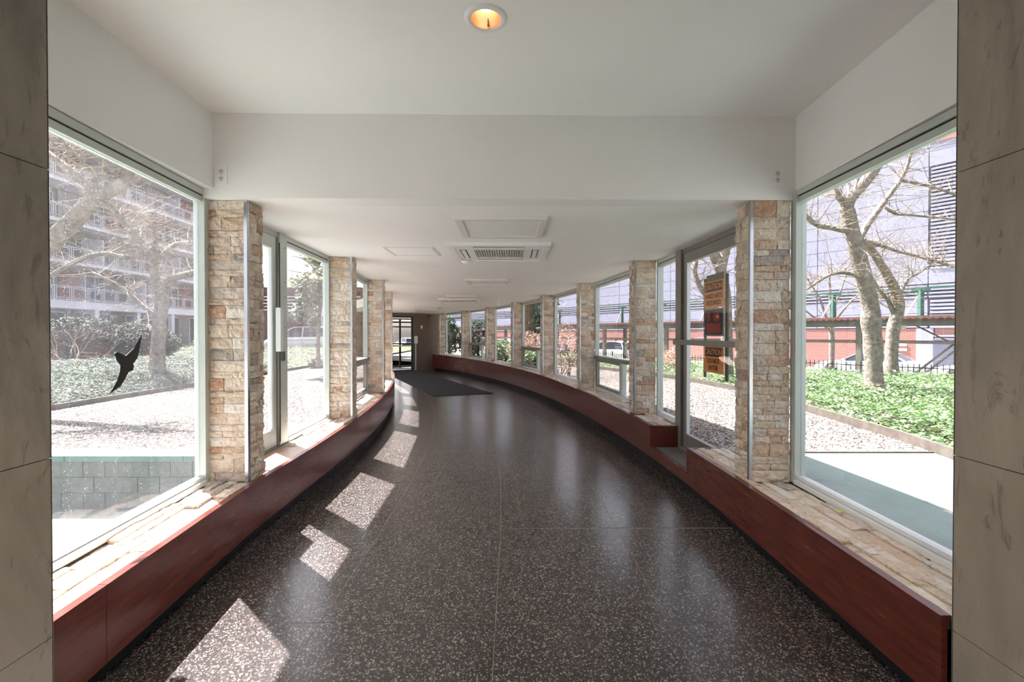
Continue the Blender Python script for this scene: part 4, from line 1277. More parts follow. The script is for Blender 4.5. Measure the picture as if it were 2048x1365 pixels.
# left: the near limb that comes in from outside the frame
tree('bare tree at the frame edge whose thick limb crosses the top of the dusty window',
     [(-60, 800, 38), (-45, 700, 34), (-25, 610, 30), (40, 535, 27), (95, 492, 25), (140, 452, 24), (185, 405, 22), (212, 388, 20)],
     [[(205, 392, 18), (238, 375, 15), (258, 352, 14), (258, 330, 13), (240, 312, 12), (225, 290, 11, 0.2), (205, 250, 10, 0.3)],
      [(205, 390, 14), (165, 362, 11), (130, 332, 10), (90, 302, 10), (40, 265, 9)],
      [(252, 340, 9), (222, 352, 8), (188, 362, 7)],
      [(215, 400, 8), (240, 432, 7), (262, 458, 6), (300, 498, 5)],
      [(196, 355, 6), (165, 320, 4), (140, 296, 4), (122, 276, 4)],
      [(262, 348, 7), (270, 338, 5), (300, 330, 4), (330, 318, 3)]], 7.6, 320, depth=3, seed=5, tl=(0.25, 0.75))
# right: the leaning tree in the bright ivy
tree('leaning bare tree with peeling bark, nearest trunk in the bright ivy bed',
     [(1750, 806, 23), (1749, 780, 21), (1748, 740, 19), (1746, 690, 20), (1742, 645, 21), (1739, 605, 19), (1727, 555, 18), (1712, 500, 17), (1700, 450, 16), (1690, 412, 16)],
     [[(1692, 415, 15), (1700, 395, 14), (1722, 372, 13), (1748, 340, 12), (1772, 300, 11)],
      [(1688, 405, 9), (1675, 395, 7), (1671, 380, 6)],
      [(1695, 463, 8), (1665, 457, 6), (1632, 450, 5.5), (1606, 428, 5), (1580, 395, 4)],
      [(1716, 480, 9), (1735, 448, 8, 0.3), (1768, 402, 7, 0.5), (1800, 358, 5.5, 0.6), (1816, 318, 4, 0.6), (1822, 290, 3, 0.6)],
      [(1714, 552, 5), (1685, 546, 4), (1655, 552, 3.5), (1625, 572, 3), (1590, 592, 2.5)],
      [(1768, 416, 4, 0.5), (1790, 428, 3.5, 0.5), (1830, 432, 3, 0.5), (1910, 440, 3, 0.4)],
      [(1798, 362, 4, 0.6), (1850, 372, 3.5, 0.5), (1880, 380, 3.5, 0.4), (1920, 396, 3.5, 0.3)]], 9.4, 330, depth=3, seed=11, tl=(0.25, 0.85))
tree('second leaning bare tree behind the nearest one in the bright ivy bed',
     [(1782, 752, 17), (1783, 725, 15), (1784, 690, 14), (1788, 650, 14), (1797, 612, 13), (1788, 578, 11), (1770, 545, 10), (1748, 510, 9), (1728, 482, 8)],
     [[(1722, 480, 6), (1760, 492, 4), (1800, 505, 3.5), (1850, 517, 4), (1905, 534, 4)],
      [(1792, 640, 7), (1775, 600, 5), (1765, 590, 4), (1745, 560, 3)],
      [(1795, 600, 4), (1815, 560, 3), (1840, 545, 2.5), (1870, 520, 2)]], 13.0, 240, depth=3, seed=13, tl=(0.4, 1.2))
tree('bare tree outside the signed door with two limbs meeting behind the top sign',
     [(1456, 780, 15), (1455, 740, 13), (1453, 660, 12), (1451, 600, 12), (1443, 552, 12), (1430, 515, 11), (1414, 480, 10), (1397, 430, 9)],
     [[(1440, 548, 10), (1450, 505, 10), (1458, 460, 9), (1470, 400, 8)],
      [(1452, 650, 6), (1428, 612, 5), (1402, 578, 5), (1389, 545, 5), (1392, 515, 4), (1380, 480, 4)],
      [(1420, 500, 5), (1360, 510, 4, 0.5), (1340, 522, 3.5, 0.7), (1300, 515, 3, 0.8)]], 12.0, 200, depth=3, seed=17, tl=(0.35, 1.1))
tree('slim bare street tree with spreading branches beyond the sidewalk shed',
     [(1664, 740, 6), (1664, 690, 6), (1663, 660, 6), (1662, 640, 5)],
     [[(1662, 655, 4), (1650, 630, 3), (1640, 600, 2.5), (1622, 570, 2), (1606, 545, 1.5)],
      [(1664, 650, 4), (1682, 625, 3), (1705, 600, 2.5), (1722, 585, 2)],
      [(1662, 640, 4), (1660, 600, 3), (1658, 560, 2.5), (1655, 530, 1.5)],
      [(1664, 640, 3), (1672, 605, 2.5), (1685, 570, 2), (1695, 540, 1.5)],
      [(1658, 660, 3), (1640, 645, 2.5), (1615, 625, 2), (1600, 610, 1.5)]], 24.0, 46, BARK, TWIGD, 2, (0.8, 1.8), 19)

# ------------------------------------------------------------------ shrubs and other planting
def bush(name, label, cen, rx, ry, rz, n, mat, size, cat='shrub', stems=5, stem_mat=None, twiggy=0, group=None):
    c = Vector(cen)
    e = empty(name, (c.x, c.y, c.z - rz), label, cat, group)
    def smp():
        while True:
            v = Vector((U(-1, 1), U(-1, 1), U(-1, 1)))
            if 0.25 < v.length < 1.0: break
        v *= (1 + 0.25 * noise.noise(Vector((v.x * 2 + c.x, v.y * 2 + c.y, v.z * 2))))
        return c + Vector((v.x * rx, v.y * ry, v.z * rz))
    if n: leaves('foliage', mat, n, smp, size, None, parent=e, tilt=1.3)
    m = MB()
    for i in range(stems):
        p = Vector((c.x + U(-0.3, 0.3) * rx, c.y + U(-0.3, 0.3) * ry, c.z - rz - 0.05))
        if twiggy: grow(m, p, Vector((U(-0.7, 0.7), U(-0.7, 0.7), 1)), rz * 2 * U(0.7, 1.1), 0.014, twiggy)
        else: m.tube([p, c + Vector((U(-0.6, 0.6) * rx, U(-0.6, 0.6) * ry, U(0, 0.6) * rz))], [0.03, 0.008], 5)
    tag(m.build('stems', stem_mat or TWIGD, e), kind='stuff')
    return e
GE = 'evergreen shrubs by the balcony building'
bush('evergreen_shrub', 'tall dark evergreen shrub at the marble edge of the dusty window', (-14.5, 15.4, 1.15), 1.2, 1.2, 0.85, 24000, SHRUB, 0.075, group=GE)
bush('evergreen_shrub', 'dark evergreen shrub in the middle of the shrub mass, behind the bird', (-13.2, 16.6, 1.05), 1.1, 1.1, 0.75, 20000, SHRUB, 0.075, group=GE)
bush('evergreen_shrub', 'lower dark evergreen shrub on the lawn under the balconies', (-18.6, 23.5, 0.95), 1.5, 1.3, 0.6, 12000, SHRUB, 0.09, group=GE)
bush('bare_shrub', 'pale bare twiggy shrub in front of the dark evergreens', (-12.9, 13.6, 1.15), 0.8, 0.8, 0.9, 0, SHRUB, 0.1, stems=9, stem_mat=TWIG, twiggy=2)
bush('bare_shrub', 'thin bare shrub right of the thick trunk', (-10.6, 16.5, 0.95), 0.7, 0.7, 0.7, 500, MAGN, 0.10, stems=7, stem_mat=TWIG, twiggy=2)
# magnolia beside the side door
mg = empty('magnolia_tree', PX(634, 728, 13.5).to_tuple(), 'small magnolia with glossy pale leaves seen through the side door bay', 'tree')
m = MB(); limb(m, [(636, 735, 5), (636, 690, 4.5), (638, 640, 4), (642, 600, 3.5), (640, 560, 3)], 13.5); m.build('trunk', BARK, mg, True)
for lb in ([(638, 640, 3), (620, 620, 2.5), (608, 600, 2), (600, 575, 1.5)], [(640, 610, 3), (628, 590, 2), (618, 572, 1.5)], [(640, 660, 3), (615, 650, 2), (598, 635, 1.5)], [(641, 570, 2.5), (630, 540, 2), (610, 520, 1.5), (585, 512, 1)], [(640, 570, 2), (655, 540, 2), (650, 515, 1)], [(636, 545, 2), (606, 546, 1.5), (578, 541, 1)]):
    m = MB(); limb(m, lb, 13.5, 6); m.build('limb', BARK, mg, True)
cl = [PX(x, y, 13.5 + U(-0.5, 0.5)) for x, y in ((600, 560), (615, 562), (635, 565), (645, 560), (628, 580), (612, 575), (605, 622), (615, 630), (598, 625), (630, 600), (640, 590), (620, 518), (632, 520), (645, 522), (648, 540), (612, 592), (626, 612))]
leaves('foliage', MAGN, 1500, lambda: rng.choice(cl) + Vector((rng.gauss(0, .13), rng.gauss(0, .13), rng.gauss(0, .10))), 0.14, None, parent=mg, tilt=1.2)
# planting outside the far outer windows
bush('dry_shrub', 'dry pinkish shrub outside the plain window past the second outer pillar', PX(1128, 700, 13.6).to_tuple(), 0.65, 0.7, 0.75, 1500, DRYL, 0.045, stems=12, stem_mat=TWIGD, twiggy=2)
bush('dry_shrub', 'tan dry shrub in front of the broad tree trunk', PX(1062, 694, 17.5).to_tuple(), 0.9, 0.6, 0.55, 2200, DRYL, 0.06, stems=8, stem_mat=TWIG, twiggy=2)
GG = 'bright green shrubs outside the far outer windows'
bush('green_shrub', 'bright green shrub below the vent sash window with the broad trunk', PX(1060, 722, 16.6).to_tuple(), 0.8, 0.6, 0.42, 2200, IVY, 0.11, group=GG)
bush('green_shrub', 'bright green shrub in the plain window before the farthest vent', PX(1000, 712, 18.6).to_tuple(), 0.75, 0.6, 0.62, 2600, IVY, 0.11, group=GG)
bush('green_shrub', 'dull green shrub in the far vent sash window', PX(952, 680, 23.0).to_tuple(), 1.0, 0.8, 0.9, 2200, SHRUB, 0.15, group=GG)
bush('green_shrub', 'upright green shrub in the farthest outer window', PX(899, 672, 24.5).to_tuple(), 0.5, 0.5, 1.1, 1400, CONIF, 0.14, group=GG)
ev = empty('evergreen_tree', PX(1057, 712, 21.0).to_tuple(), 'large evergreen with a broad brown trunk outside the far vent window', 'tree')
m = MB(); limb(m, [(1056, 725, 20), (1056, 690, 18), (1055, 640, 16), (1055, 590, 15), (1054, 520, 13)], 21.0, 12); m.build('trunk', BARKB, ev, True)
cl = [PX(x, y, 21.0 + U(-0.8, 1.2)) for x, y in ((1080, 590), (1085, 610), (1078, 635), (1092, 600), (1090, 640), (1030, 575), (1075, 570), (1088, 660), (1020, 560), (1050, 550), (1100, 570))]
leaves('foliage', CONIF, 3200, lambda: rng.choice(cl) + Vector((rng.gauss(0, .26), rng.gauss(0, .26), rng.gauss(0, .24))), 0.17, None, parent=ev, tilt=1.3)
bush('bare_shrub', 'grey leafless shrub by the fence, beside the white sedan', SP(8.7, 18.4, 0.2).to_tuple(), 0.7, 0.7, 0.5, 900, DRYL, 0.05, stems=10, stem_mat=TWIG, twiggy=2)
bush('bare_shrub', 'low rounded grey shrub behind the narrow fixed window', PX(1347, 720, 15.5).to_tuple(), 0.6, 0.6, 0.4, 1800, DRYL, 0.05, stems=8, stem_mat=TWIG, twiggy=1)

# ------------------------------------------------------------------ iron fence along the pavement
fe = empty('iron_fence', SP(10, 19.0, -0.5).to_tuple(), 'low black iron picket fence between the ivy and the street', 'fence')
pm = MB(); pm.box(-0.009, 0.009, -0.009, 0.009, -0.55, 0.42); pm.add([(-0.011, -0.011, 0.42), (0.011, -0.011, 0.42), (0.011, 0.011, 0.42), (-0.011, 0.011, 0.42), (0, 0, 0.475)], [(0, 1, 4), (1, 2, 4), (2, 3, 4), (3, 0, 4)])
pick = pm.mesh('picket', IRON)
s = 2.6
while s < 30:
    o = bpy.data.objects.new('picket', pick); link(o, fe); o.location = SP(s, 19.0, 0)
    s += 0.14
for z in (0.33, -0.40):
    m = MB(); m.bar(SP(2.4, 19.0, z), SP(30.2, 19.0, z), 0.022, 0.03); m.build('rail', IRON, fe)
for s in (2.5, 5.3, 8.1, 10.9, 13.7, 16.5, 19.3, 22.1, 24.9, 27.7):
    m = MB(); m.bar(SP(s, 19.02, -0.75), SP(s, 19.02, 0.5), 0.05); m.build('post', IRON, fe)

# ------------------------------------------------------------------ sidewalk shed over the pavement
sh = empty('sidewalk_shed', SP(10, 21.6, ZS).to_tuple(), 'long construction sidewalk shed with grey posts and a reddish deck over the pavement', 'sidewalk shed')
m = MB(); m.obox(SP(17, 21.7, 1.99), US * 26, NS * 1.15, UP * 0.03); m.build('deck', SHEDW, sh)
teeth = MB()
s = -3.0
while s < 30:
    p = SP(s, 20.53, 1.96)
    teeth.add([p, p + US * 0.18, p + US * 0.09 - UP * 0.07, p + NS * 0.02, p + US * 0.18 + NS * 0.02, p + US * 0.09 - UP * 0.07 + NS * 0.02], [(0, 1, 2), (5, 4, 3), (0, 2, 5, 3), (1, 4, 5, 2), (0, 3, 4, 1)])
    s += 0.2
tag(teeth.build('deck_fringe', SHEDW, sh), kind='stuff')
for t in (20.75, 22.6):
    m = MB(); m.obox(SP(17, t, 1.80), US * 26, NS * 0.06, UP * 0.11); m.build('beam', SHEDS, sh)
    m = MB(); m.obox(SP(17, t, 1.10), US * 26, NS * 0.03, UP * 0.045); m.build('rail', SHEDS, sh)
    for s in (-2.2, 1.95, 6.1, 10.25, 14.4, 18.6, 22.7, 26.9, 31.0, 35.2, 39.3):
        m = MB(); m.obox(SP(s, t, (ZS + 0.12 + 1.7) / 2), US * 0.085, NS * 0.085, UP * ((1.7 - ZS - 0.12) / 2)); m.build('post', SHEDS, sh)
for s in (1.95,):
    m = MB(); m.bar(SP(s + 3.1, 20.78, ZS + 0.2), SP(s + 0.7, 20.78, 1.72), 0.06); m.build('brace', SHEDS, sh)
    m = MB(); m.bar(SP(s + 3.35, 20.86, ZS + 0.2), SP(s + 0.95, 20.86, 1.72), 0.06); m.build('brace', SHEDS, sh)
    m = MB(); m.bar(SP(s + 2.9, 22.6, 1.7), SP(s + 0.9, 22.6, 0.4), 0.05); m.build('brace', SHEDS, sh)
for i in range(9):
    s = 4.4 + 2.62 * i
    m = MB(); m.bar(SP(s, 21.0, 2.02), SP(s, 21.0, 2.92), 0.13); m.bar(SP(s - 0.25, 21.0, 2.92), SP(s + 0.25, 21.0, 2.92), 0.08); m.build('parapet_post', SHEDG, sh)
    m = MB(); m.bar(SP(s + 0.42, 21.05, 2.03), SP(s + 0.05, 21.0, 2.75), 0.05); m.build('parapet_brace', BALC, sh)
m = MB(); m.bar(SP(-1, 21.0, 2.98), SP(27, 21.0, 2.98), 0.05, 0.07); m.build('top_rail', SHEDG, sh)
m = MB(); m.obox(SP(5.0, 21.4, 1.66), US * 0.10, NS * 0.06, UP * 0.09); m.build('lamp', PLASTIC, sh)
m = MB(); m.obox(SP(33.5, 21.9, 2.35), US * 1.6, NS * 0.05, UP * 0.34); m.build('green_panel', SHEDG, sh)

# ------------------------------------------------------------------ panelled building across the street
bl = empty('panelled_building', SP(15, 34, ZS).to_tuple(), 'tall pale lavender panelled building with louvres over a red brick base across the street', 'building')
TB = 36.5
m = MB(); m.obox(SP(32, TB + 0.6, 5.6), US * 33, NS * 0.5, UP * 6.9); m.build('back_wall', plain('joint_backing', srgb(120, 120, 130), 0.8), bl)  # grey wall that shows between panels and slats
m = MB(); m.obox(SP(36.0, TB + 0.04, (ZS + 1.72) / 2), US * 28.15, NS * 0.06, UP * ((1.72 - ZS) / 2)); m.build('brick_base', BRICK, bl)
m = MB(); m.obox(SP(4.0, TB + 0.06, (ZS + 1.72) / 2), US * 3.0, NS * 0.06, UP * ((1.72 - ZS) / 2)); m.build('brick_base', BRICK, bl)
m = MB(); m.obox(SP(7.45, TB, (ZS + 1.72) / 2), US * 0.40, NS * 0.05, UP * ((1.72 - ZS) / 2)); m.build('panel', LAV, bl)
m = MB(); m.obox(SP(6.6, TB - 0.08, ZS + 1.1), US * 0.45, NS * 0.05, UP * 1.0); m.build('door', plain('grey_street_door', srgb(96, 98, 116), 0.5), bl)
ph = 0.87; pw = 5.86
z = 1.76; rowi = 0
while z < 12.2:
    h = ph
    s0 = 1.45
    ci = 0
    while s0 < 62:
        louv_big = (ci == 0 and z > 5.2 and z < 11.0)
        louv_strip = (z > 3.0 and z < 3.6)
        louv_low = (ci == 0 and z < 3.0)
        if not (louv_big or louv_strip or louv_low):
            m = MB(); m.obox(SP(s0 + pw / 2, TB, z + h / 2), US * (pw / 2 - 0.02), NS * 0.05, UP * (h / 2 - 0.012)); m.build('panel', LAV, bl)
        elif louv_strip:
            for i in range(4):
                zz = z + 0.06 + i * 0.215
                m = MB(); m.obox(SP(s0 + pw / 2, TB - 0.02, zz + 0.05), US * (pw / 2 - 0.04), NS * 0.05, UP * 0.052); m.build('louvre_slat', LAV, bl)
        else:
            for i in range(4):
                zz = z + i * 0.2175
                m = MB(); m.obox(SP(s0 + pw / 2, TB - 0.02, zz + 0.06), US * (pw / 2 - 0.1), NS * 0.06 + UP * 0.02, UP * 0.058); m.build('louvre_slat', LAV, bl)
        s0 += pw; ci += 1
    z += h
for zz in [ZS + 0.9 + i * 0.2 for i in range(8)]:
    m = MB(); m.obox(SP(4.2, TB - 0.05, zz), US * 2.8, NS * 0.05, UP * 0.058); m.build('louvre_slat', LAV, bl)
m = MB(); m.obox(SP(32, TB - 0.05, 13.1), US * 31, NS * 0.05, UP * 0.4); m.build('roof_guard', plain('orange_netting', srgb(206, 120, 110), 0.7), bl)
for s in (8.7, 10.2):
    m = MB(); m.obox(SP(s, TB - 0.04, 0.72), US * 0.42, NS * 0.02, UP * 0.07); m.build('wall_plate', PLASTIC, bl)
    m = MB(); m.obox(SP(s, TB - 0.04, 0.42), US * 0.42, NS * 0.02, UP * 0.07); m.build('wall_plate', PLASTIC, bl)

# ------------------------------------------------------------------ cars parked on the street
def car(label, s, t, paint, tall=False, group='cars parked along the street', name='car'):
    e = empty(name, SP(s, t, ZS).to_tuple(), label, 'car', group)
    def W(x, y, z): return SP(s, t, ZS) + US * x + NS * y + UP * z
    # lower body: stations along the length, each a ring across the width
    if tall:
        prof = [(2.35, .34, .62, .80), (2.28, .28, .80, .88), (1.9, .25, .98, .92), (1.35, .24, 1.06, .94), (0.4, .22, 1.08, .95), (-0.8, .22, 1.10, .95), (-1.7, .24, 1.12, .94), (-2.2, .28, 1.10, .90), (-2.38, .40, 1.0, .82)]
        roof = [(1.15, 1.08, .82), (0.55, 1.60, .68), (0.2, 1.74, .66), (-1.3, 1.76, .66), (-1.95, 1.66, .66), (-2.28, 1.10, .80)]
    else:
        prof = [(2.36, .36, .58, .72), (2.28, .26, .70, .84), (1.95, .22, .80, .90), (1.4, .22, .88, .91), (0.9, .20, .93, .92), (-0.2, .20, .95, .92), (-1.3, .20, .97, .92), (-1.9, .22, .98, .90), (-2.25, .28, .94, .84), (-2.38, .42, .86, .74)]
        roof = [(1.05, .92, .80), (0.25, 1.36, .64), (-0.1, 1.43, .62), (-0.9, 1.42, .62), (-1.3, 1.32, .64), (-1.85, .97, .76)]
    m = MB(); vs = []
    for x, zl, zh, hw in prof:
        zm = lerp(zl, zh, 0.55)
        vs += [W(x, -hw * 0.9, zl), W(x, -hw, zl + 0.10), W(x, -hw, zm), W(x, -hw * 0.93, zh - 0.03), W(x, -hw * 0.80, zh), W(x, 0, zh + 0.03), W(x, hw * 0.80, zh), W(x, hw * 0.93, zh - 0.03), W(x, hw, zm), W(x, hw, zl + 0.10), W(x, hw * 0.9, zl)]
    k = 11; fs = []
    for i in range(len(prof) - 1):
        for j in range(k):
            fs.append((i * k + j, i * k + (j + 1) % k, (i + 1) * k + (j + 1) % k, (i + 1) * k + j))
    fs += [tuple(range(k - 1, -1, -1)), tuple((len(prof) - 1) * k + j for j in range(k))]
    m.add(vs, fs); body = m.build('body', paint, e, True)
    # cabin
    m = MB(); vs = []
    for x, z, hw in roof: vs += [W(x, -hw, z), W(x, hw, z)]
    base = [(roof[0][0], roof[0][1] - .06), (roof[-1][0], roof[-1][1] - .06)]
    nb = len(roof)
    hb = roof[0][2]
    low = [W(x, -hb, roof[0][1] - .05) for x, z, hw in roof] + [W(x, hb, roof[0][1] - .05) for x, z, hw in roof]
    o0 = len(vs); vs += low; fs = []
    for i in range(nb - 1):
        fs.append((2 * i, 2 * i + 1, 2 * i + 3, 2 * i + 2))
        fs.append((2 * i, 2 * i + 2, o0 + i + 1, o0 + i)); fs.append((2 * i + 1, o0 + nb + i, o0 + nb + i + 1, 2 * i + 3))
    m.add(vs, fs); m.build('windows', CARG, e)
    m = MB()
    for sy in (-1, 1):
        for i in range(nb - 1):
            a, c = roof[i], roof[i + 1]
            m.bar(W(a[0], sy * a[2], a[1]), W(c[0], sy * c[2], c[1]), 0.07, 0.06)
        mid = roof[2]
        m.bar(W(-0.35, sy * roof[2][2], roof[2][1]), W(-0.35, sy * hb, roof[0][1] - .05), 0.08, 0.03)
    a, c = roof[1], roof[-2]
    vs = []
    for x, z, hw in roof[1:-1]: vs += [W(x, -hw, z + .025), W(x, hw, z + .025)]
    nr = len(roof) - 2
    m.add(vs, [(2 * i, 2 * i + 1, 2 * i + 3, 2 * i + 2) for i in range(nr - 1)])
    m.build('roof', paint, e)
    for x in (1.42, -1.38):
        for sy in (-1, 1):
            m = MB(); c = W(x, sy * 0.83, 0.33); m.lathe(c, [(0.05, -0.11), (0.30, -0.11), (0.335, -0.06), (0.335, 0.06), (0.30, 0.115), (0.21, 0.115)], 24, NS * sy); wh = m.build('wheel', RUBBER, e, True)
            m = MB()
            for q in range(10):
                a = q * math.pi / 5; v = (US * math.cos(a) + UP * math.sin(a))
                m.bar(c + NS * sy * 0.112 + v * 0.03, c + NS * sy * 0.112 + v * 0.21, 0.03, 0.02, NS)
            m.lathe(c + NS * sy * 0.10, [(0.195, 0.0), (0.215, 0.018), (0.235, 0.0)], 24, NS * sy); m.build('rim', RIM, wh)
            m = MB(); m.lathe(W(x, sy * 0.895, 0.36), [(0.39, -0.02), (0.36, 0.028), (0.34, 0.0)], 24, NS * sy); m.build('arch', RUBBER, body)
    for sy in (-1, 1):
        m = MB(); m.obox(W(2.22, sy * 0.66, 0.64 if not tall else 0.78), US * 0.09, NS * 0.14, UP * 0.055); m.build('headlight', STEEL, e)
        m = MB(); m.obox(W(0.78, sy * 0.98, 1.0 if not tall else 1.15), US * 0.06, NS * 0.09, UP * 0.06); m.build('mirror', paint, e)
        m = MB(); m.bar(W(0.9, sy * 0.925, 0.86), W(-1.6, sy * 0.925, 0.90), 0.012, 0.02); m.build('door_line', RUBBER, body)
    return e
car('white sedan parked behind the two leaning trees and the fence', 8.75, 31.0, CARW)
car('white sedan whose bonnet shows by the marble wall, right of the leaning trees', 3.6, 31.0, CARW)
car('white van seen through the vent sash window past the signed door', 27.3, 31.0, CARW, True, name='van')
car('white car behind the bright green shrub in the far plain window', 43.0, 31.0, CARW, True)
car('dark car behind the dry pinkish shrub', 34.5, 31.0, CARD)
car('white car seen through the glass end door', 70.0, 31.0, CARW, True)

# a passer-by behind the white van
def person(label, s, t):
    p0 = SP(s, t, ZS + 0.12)
    e = empty('person', p0.to_tuple(), label, 'person')
    J = {'pel': (0, 0, .95), 'wst': (0, 0, 1.08), 'chs': (0, 0, 1.32), 'nck': (0, 0, 1.48), 'hd': (0.02, 0, 1.58), 'top': (0.02, 0, 1.72),
         'sl': (0, .19, 1.42), 'el': (-.03, .25, 1.15), 'wl_': (.10, .22, .95), 'hl': (.13, .21, .87), 'sr': (0, -.19, 1.42), 'er_': (-.05, -.25, 1.15), 'wr': (.04, -.24, .92), 'hr': (.06, -.23, .84),
         'hpl': (0, .10, .90), 'kl': (.10, .10, .50), 'al': (-.02, .10, .09), 'tl_': (.15, .10, .04), 'hpr': (0, -.10, .90), 'kr': (-.02, -.10, .50), 'ar': (-.20, -.10, .11), 'tr': (-.05, -.10, .04)}
    rad = {'pel': .15, 'wst': .14, 'chs': .16, 'nck': .055, 'hd': .09, 'top': .07, 'sl': .075, 'el': .05, 'wl_': .035, 'hl': .04, 'sr': .075, 'er_': .05, 'wr': .035, 'hr': .04, 'hpl': .10, 'kl': .065, 'al': .045, 'tl_': .04, 'hpr': .10, 'kr': .065, 'ar': .045, 'tr': .04}
    E = [('pel', 'wst'), ('wst', 'chs'), ('chs', 'nck'), ('nck', 'hd'), ('hd', 'top'), ('chs', 'sl'), ('sl', 'el'), ('el', 'wl_'), ('wl_', 'hl'), ('chs', 'sr'), ('sr', 'er_'), ('er_', 'wr'), ('wr', 'hr'),
         ('pel', 'hpl'), ('hpl', 'kl'), ('kl', 'al'), ('al', 'tl_'), ('pel', 'hpr'), ('hpr', 'kr'), ('kr', 'ar'), ('ar', 'tr')]
    ks = list(J); me = bpy.data.meshes.new('body')
    me.from_pydata([tuple(p0 + US * J[k][0] + NS * J[k][1] + UP * J[k][2]) for k in ks], [(ks.index(a), ks.index(c)) for a, c in E], [])
    o = link(bpy.data.objects.new('body', me), e)
    sk = o.modifiers.new('skin', 'SKIN')
    for i, k in enumerate(ks):
        o.data.skin_vertices[0].data[i].radius = (rad[k], rad[k]); o.data.skin_vertices[0].data[i].use_root = (k == 'pel')
    sb = o.modifiers.new('smooth', 'SUBSURF'); sb.levels = 1; sb.render_levels = 1
    me.materials.append(plain('dark_clothes', srgb(58, 60, 74), 0.8))
    m = MB(); c = p0 + US * 0.01 + UP * 1.66
    m.lathe(c, [(0.098, -0.03), (0.10, 0.02), (0.08, 0.07), (0.04, 0.095), (0.001, 0.10)], 12); m.build('hair', plain('dark_hair', srgb(40, 32, 28), 0.7), e, True)
person('distant person in dark clothes walking behind the white van', 29.6, 34.6)

# ------------------------------------------------------------------ balcony building beyond the dusty window
BX = -31.0; FL = 2.8; Z1 = 3.72
bb = empty('balcony_building', (BX, 40, 0), 'tall apartment building with rows of white railed balconies beyond the dusty window', 'building')
Y0, Y1 = 18.0, 56.0
m = MB(); m.box(BX - 9, BX - 1.7, Y0, Y1, 0, Z1 + FL * 7); m.build('back_wall', BALW, bb)
rp = MB()
PWD = 1.24
for a, c in ((0.03, 0.045),):
    rp.box(-0.02, 0.02, 0.0, 0.045, 0.0, 1.02)
    rp.box(-0.02, 0.02, 0.045, PWD, 0.98, 1.02); rp.box(-0.02, 0.02, 0.045, PWD, 0.06, 0.10)
    for q0, q1 in ((0.16, PWD - 0.11),):
        rp.box(-0.014, 0.014, q0, q0 + 0.035, 0.18, 0.90); rp.box(-0.014, 0.014, q1 - 0.035, q1, 0.18, 0.90)
        rp.box(-0.014, 0.014, q0 + 0.035, q1 - 0.035, 0.865, 0.90); rp.box(-0.014, 0.014, q0 + 0.035, q1 - 0.035, 0.18, 0.215)
        ym = (q0 + q1) / 2
        for yy in (q0 + 0.005, q1 - 0.03): rp.box(-0.01, 0.01, yy, yy + 0.025, 0.10, 0.18); rp.box(-0.01, 0.01, yy, yy + 0.025, 0.90, 0.98)
rmesh = rp.mesh('railing_panel', BALC)
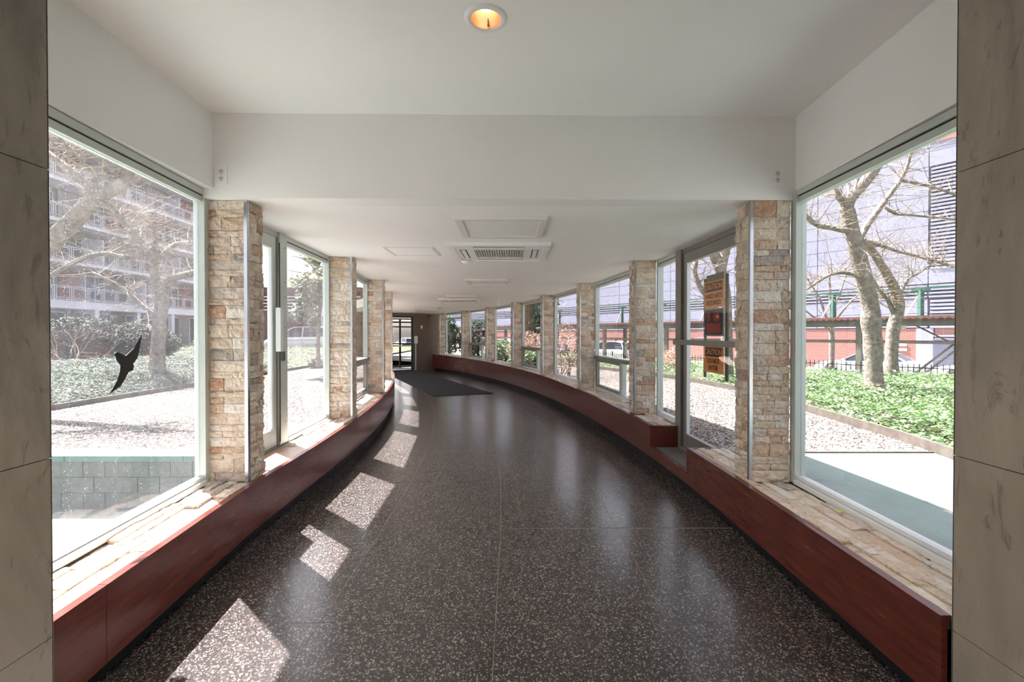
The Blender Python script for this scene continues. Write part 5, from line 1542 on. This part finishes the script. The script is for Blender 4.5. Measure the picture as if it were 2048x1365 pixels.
for f in range(7):
    z = Z1 + f * FL
    m = MB(); m.box(BX - 1.75, BX + 0.12, Y0, Y1, z - (0.55 if f == 0 else 0.24), z); m.build('balcony_slab', BALC, bb)
    if f < 6:
        y = 24.0
        while y < 52:
            o = bpy.data.objects.new('railing_panel', rmesh); link(o, bb); o.location = (BX + 0.06, y, z)
            y += PWD
    for i in range(9):
        yb = Y0 + 1.2 + i * 4.1
        pt = (i + f) % 3
        m = MB(); m.box(BX - 1.72, BX - 1.66, yb, yb + 1.7, z + 0.05, z + 2.2); w_ = m.build('window', BALC, bb)
        m = MB(); m.box(BX - 1.67, BX - 1.64, yb + 0.08, yb + 0.8, z + 0.13, z + 2.12); m.build('pane', WINDK, w_)
        m = MB(); m.box(BX - 1.67, BX - 1.64, yb + 0.9, yb + 1.62, z + 0.13, z + 2.12); m.build('pane', WINDK, w_)
        if pt != 1:
            m = MB(); m.box(BX - 1.72, BX - 1.62, yb + 2.0, yb + 3.8, z, z + 2.45); m.build('infill', BALR if pt == 0 else BALD, bb)
        if i % 2 == f % 2:
            m = MB(); m.box(BX - 1.7, BX - 0.1, yb + 3.9, yb + 3.98, z, z + 2.0); m.build('divider', BALC, bb)
for i in range(10):
    yb = Y0 + 1.0 + i * 3.9
    m = MB(); m.box(BX - 0.35, BX + 0.0, yb, yb + 0.35, 0.2, Z1 - 0.5); m.build('column', BALC, bb)
    m = MB(); m.box(BX - 1.71, BX - 1.66, yb + 0.8, yb + 3.3, 0.4, Z1 - 0.7); w_ = m.build('window', BALC, bb)
    for q in (0, 1):
        m = MB(); m.box(BX - 1.67, BX - 1.63, yb + 0.9 + q * 1.2, yb + 2.0 + q * 1.2, 0.5, Z1 - 0.8); m.build('pane', WINDK, w_)
ground('ground_terrace', [(BX - 2, 16), (BX + 3.2, 16), (BX + 3.2, 56), (BX - 2, 56)], 0.42, CONC, 'terrace floor under the balconies')

# ------------------------------------------------------------------ low brick building seen through the side door bay
b2 = empty('brick_building', (-30, 60, 0), 'low dark brick building with a pale band seen past the magnolia', 'building')
m = MB(); m.box(-42, -19.5, 60, 70, -0.5, 7.4); m.build('body', BRICK2, b2)
for i in range(5):
    m = MB(); m.box(-42, -19.5, 59.7, 59.8, 4.4 + i * 0.42, 4.55 + i * 0.42); m.build('band', BALC, b2)
for i in range(4):
    x = -40 + i * 4.6
    m = MB(); m.box(x, x + 1.8, 59.72, 59.82, 1.3, 3.6); w_ = m.build('window', BALC, b2)
    m = MB(); m.box(x + 0.1, x + 1.7, 59.68, 59.73, 1.4, 3.5); m.build('pane', WINDK, w_)
ground('ground_yard', [(-29, 46), (-3, 24.5), (4, 24.5), (-8, 60), (-29, 60)], 0.1, WALKC, 'paved yard behind the gravel', thick=0.3)
# car in the yard, seen through the side door bay
_US, _NS, _ZS = US, NS, ZS
US = Vector((-1, 0, 0)); NS = Vector((0, -1, 0)); ZS = 0.1
def SP(s, t, z): return US * s + NS * t + UP * z
car('white car parked in the yard, seen through the side door bay', 14.2, -31.5, CARW, True, None)
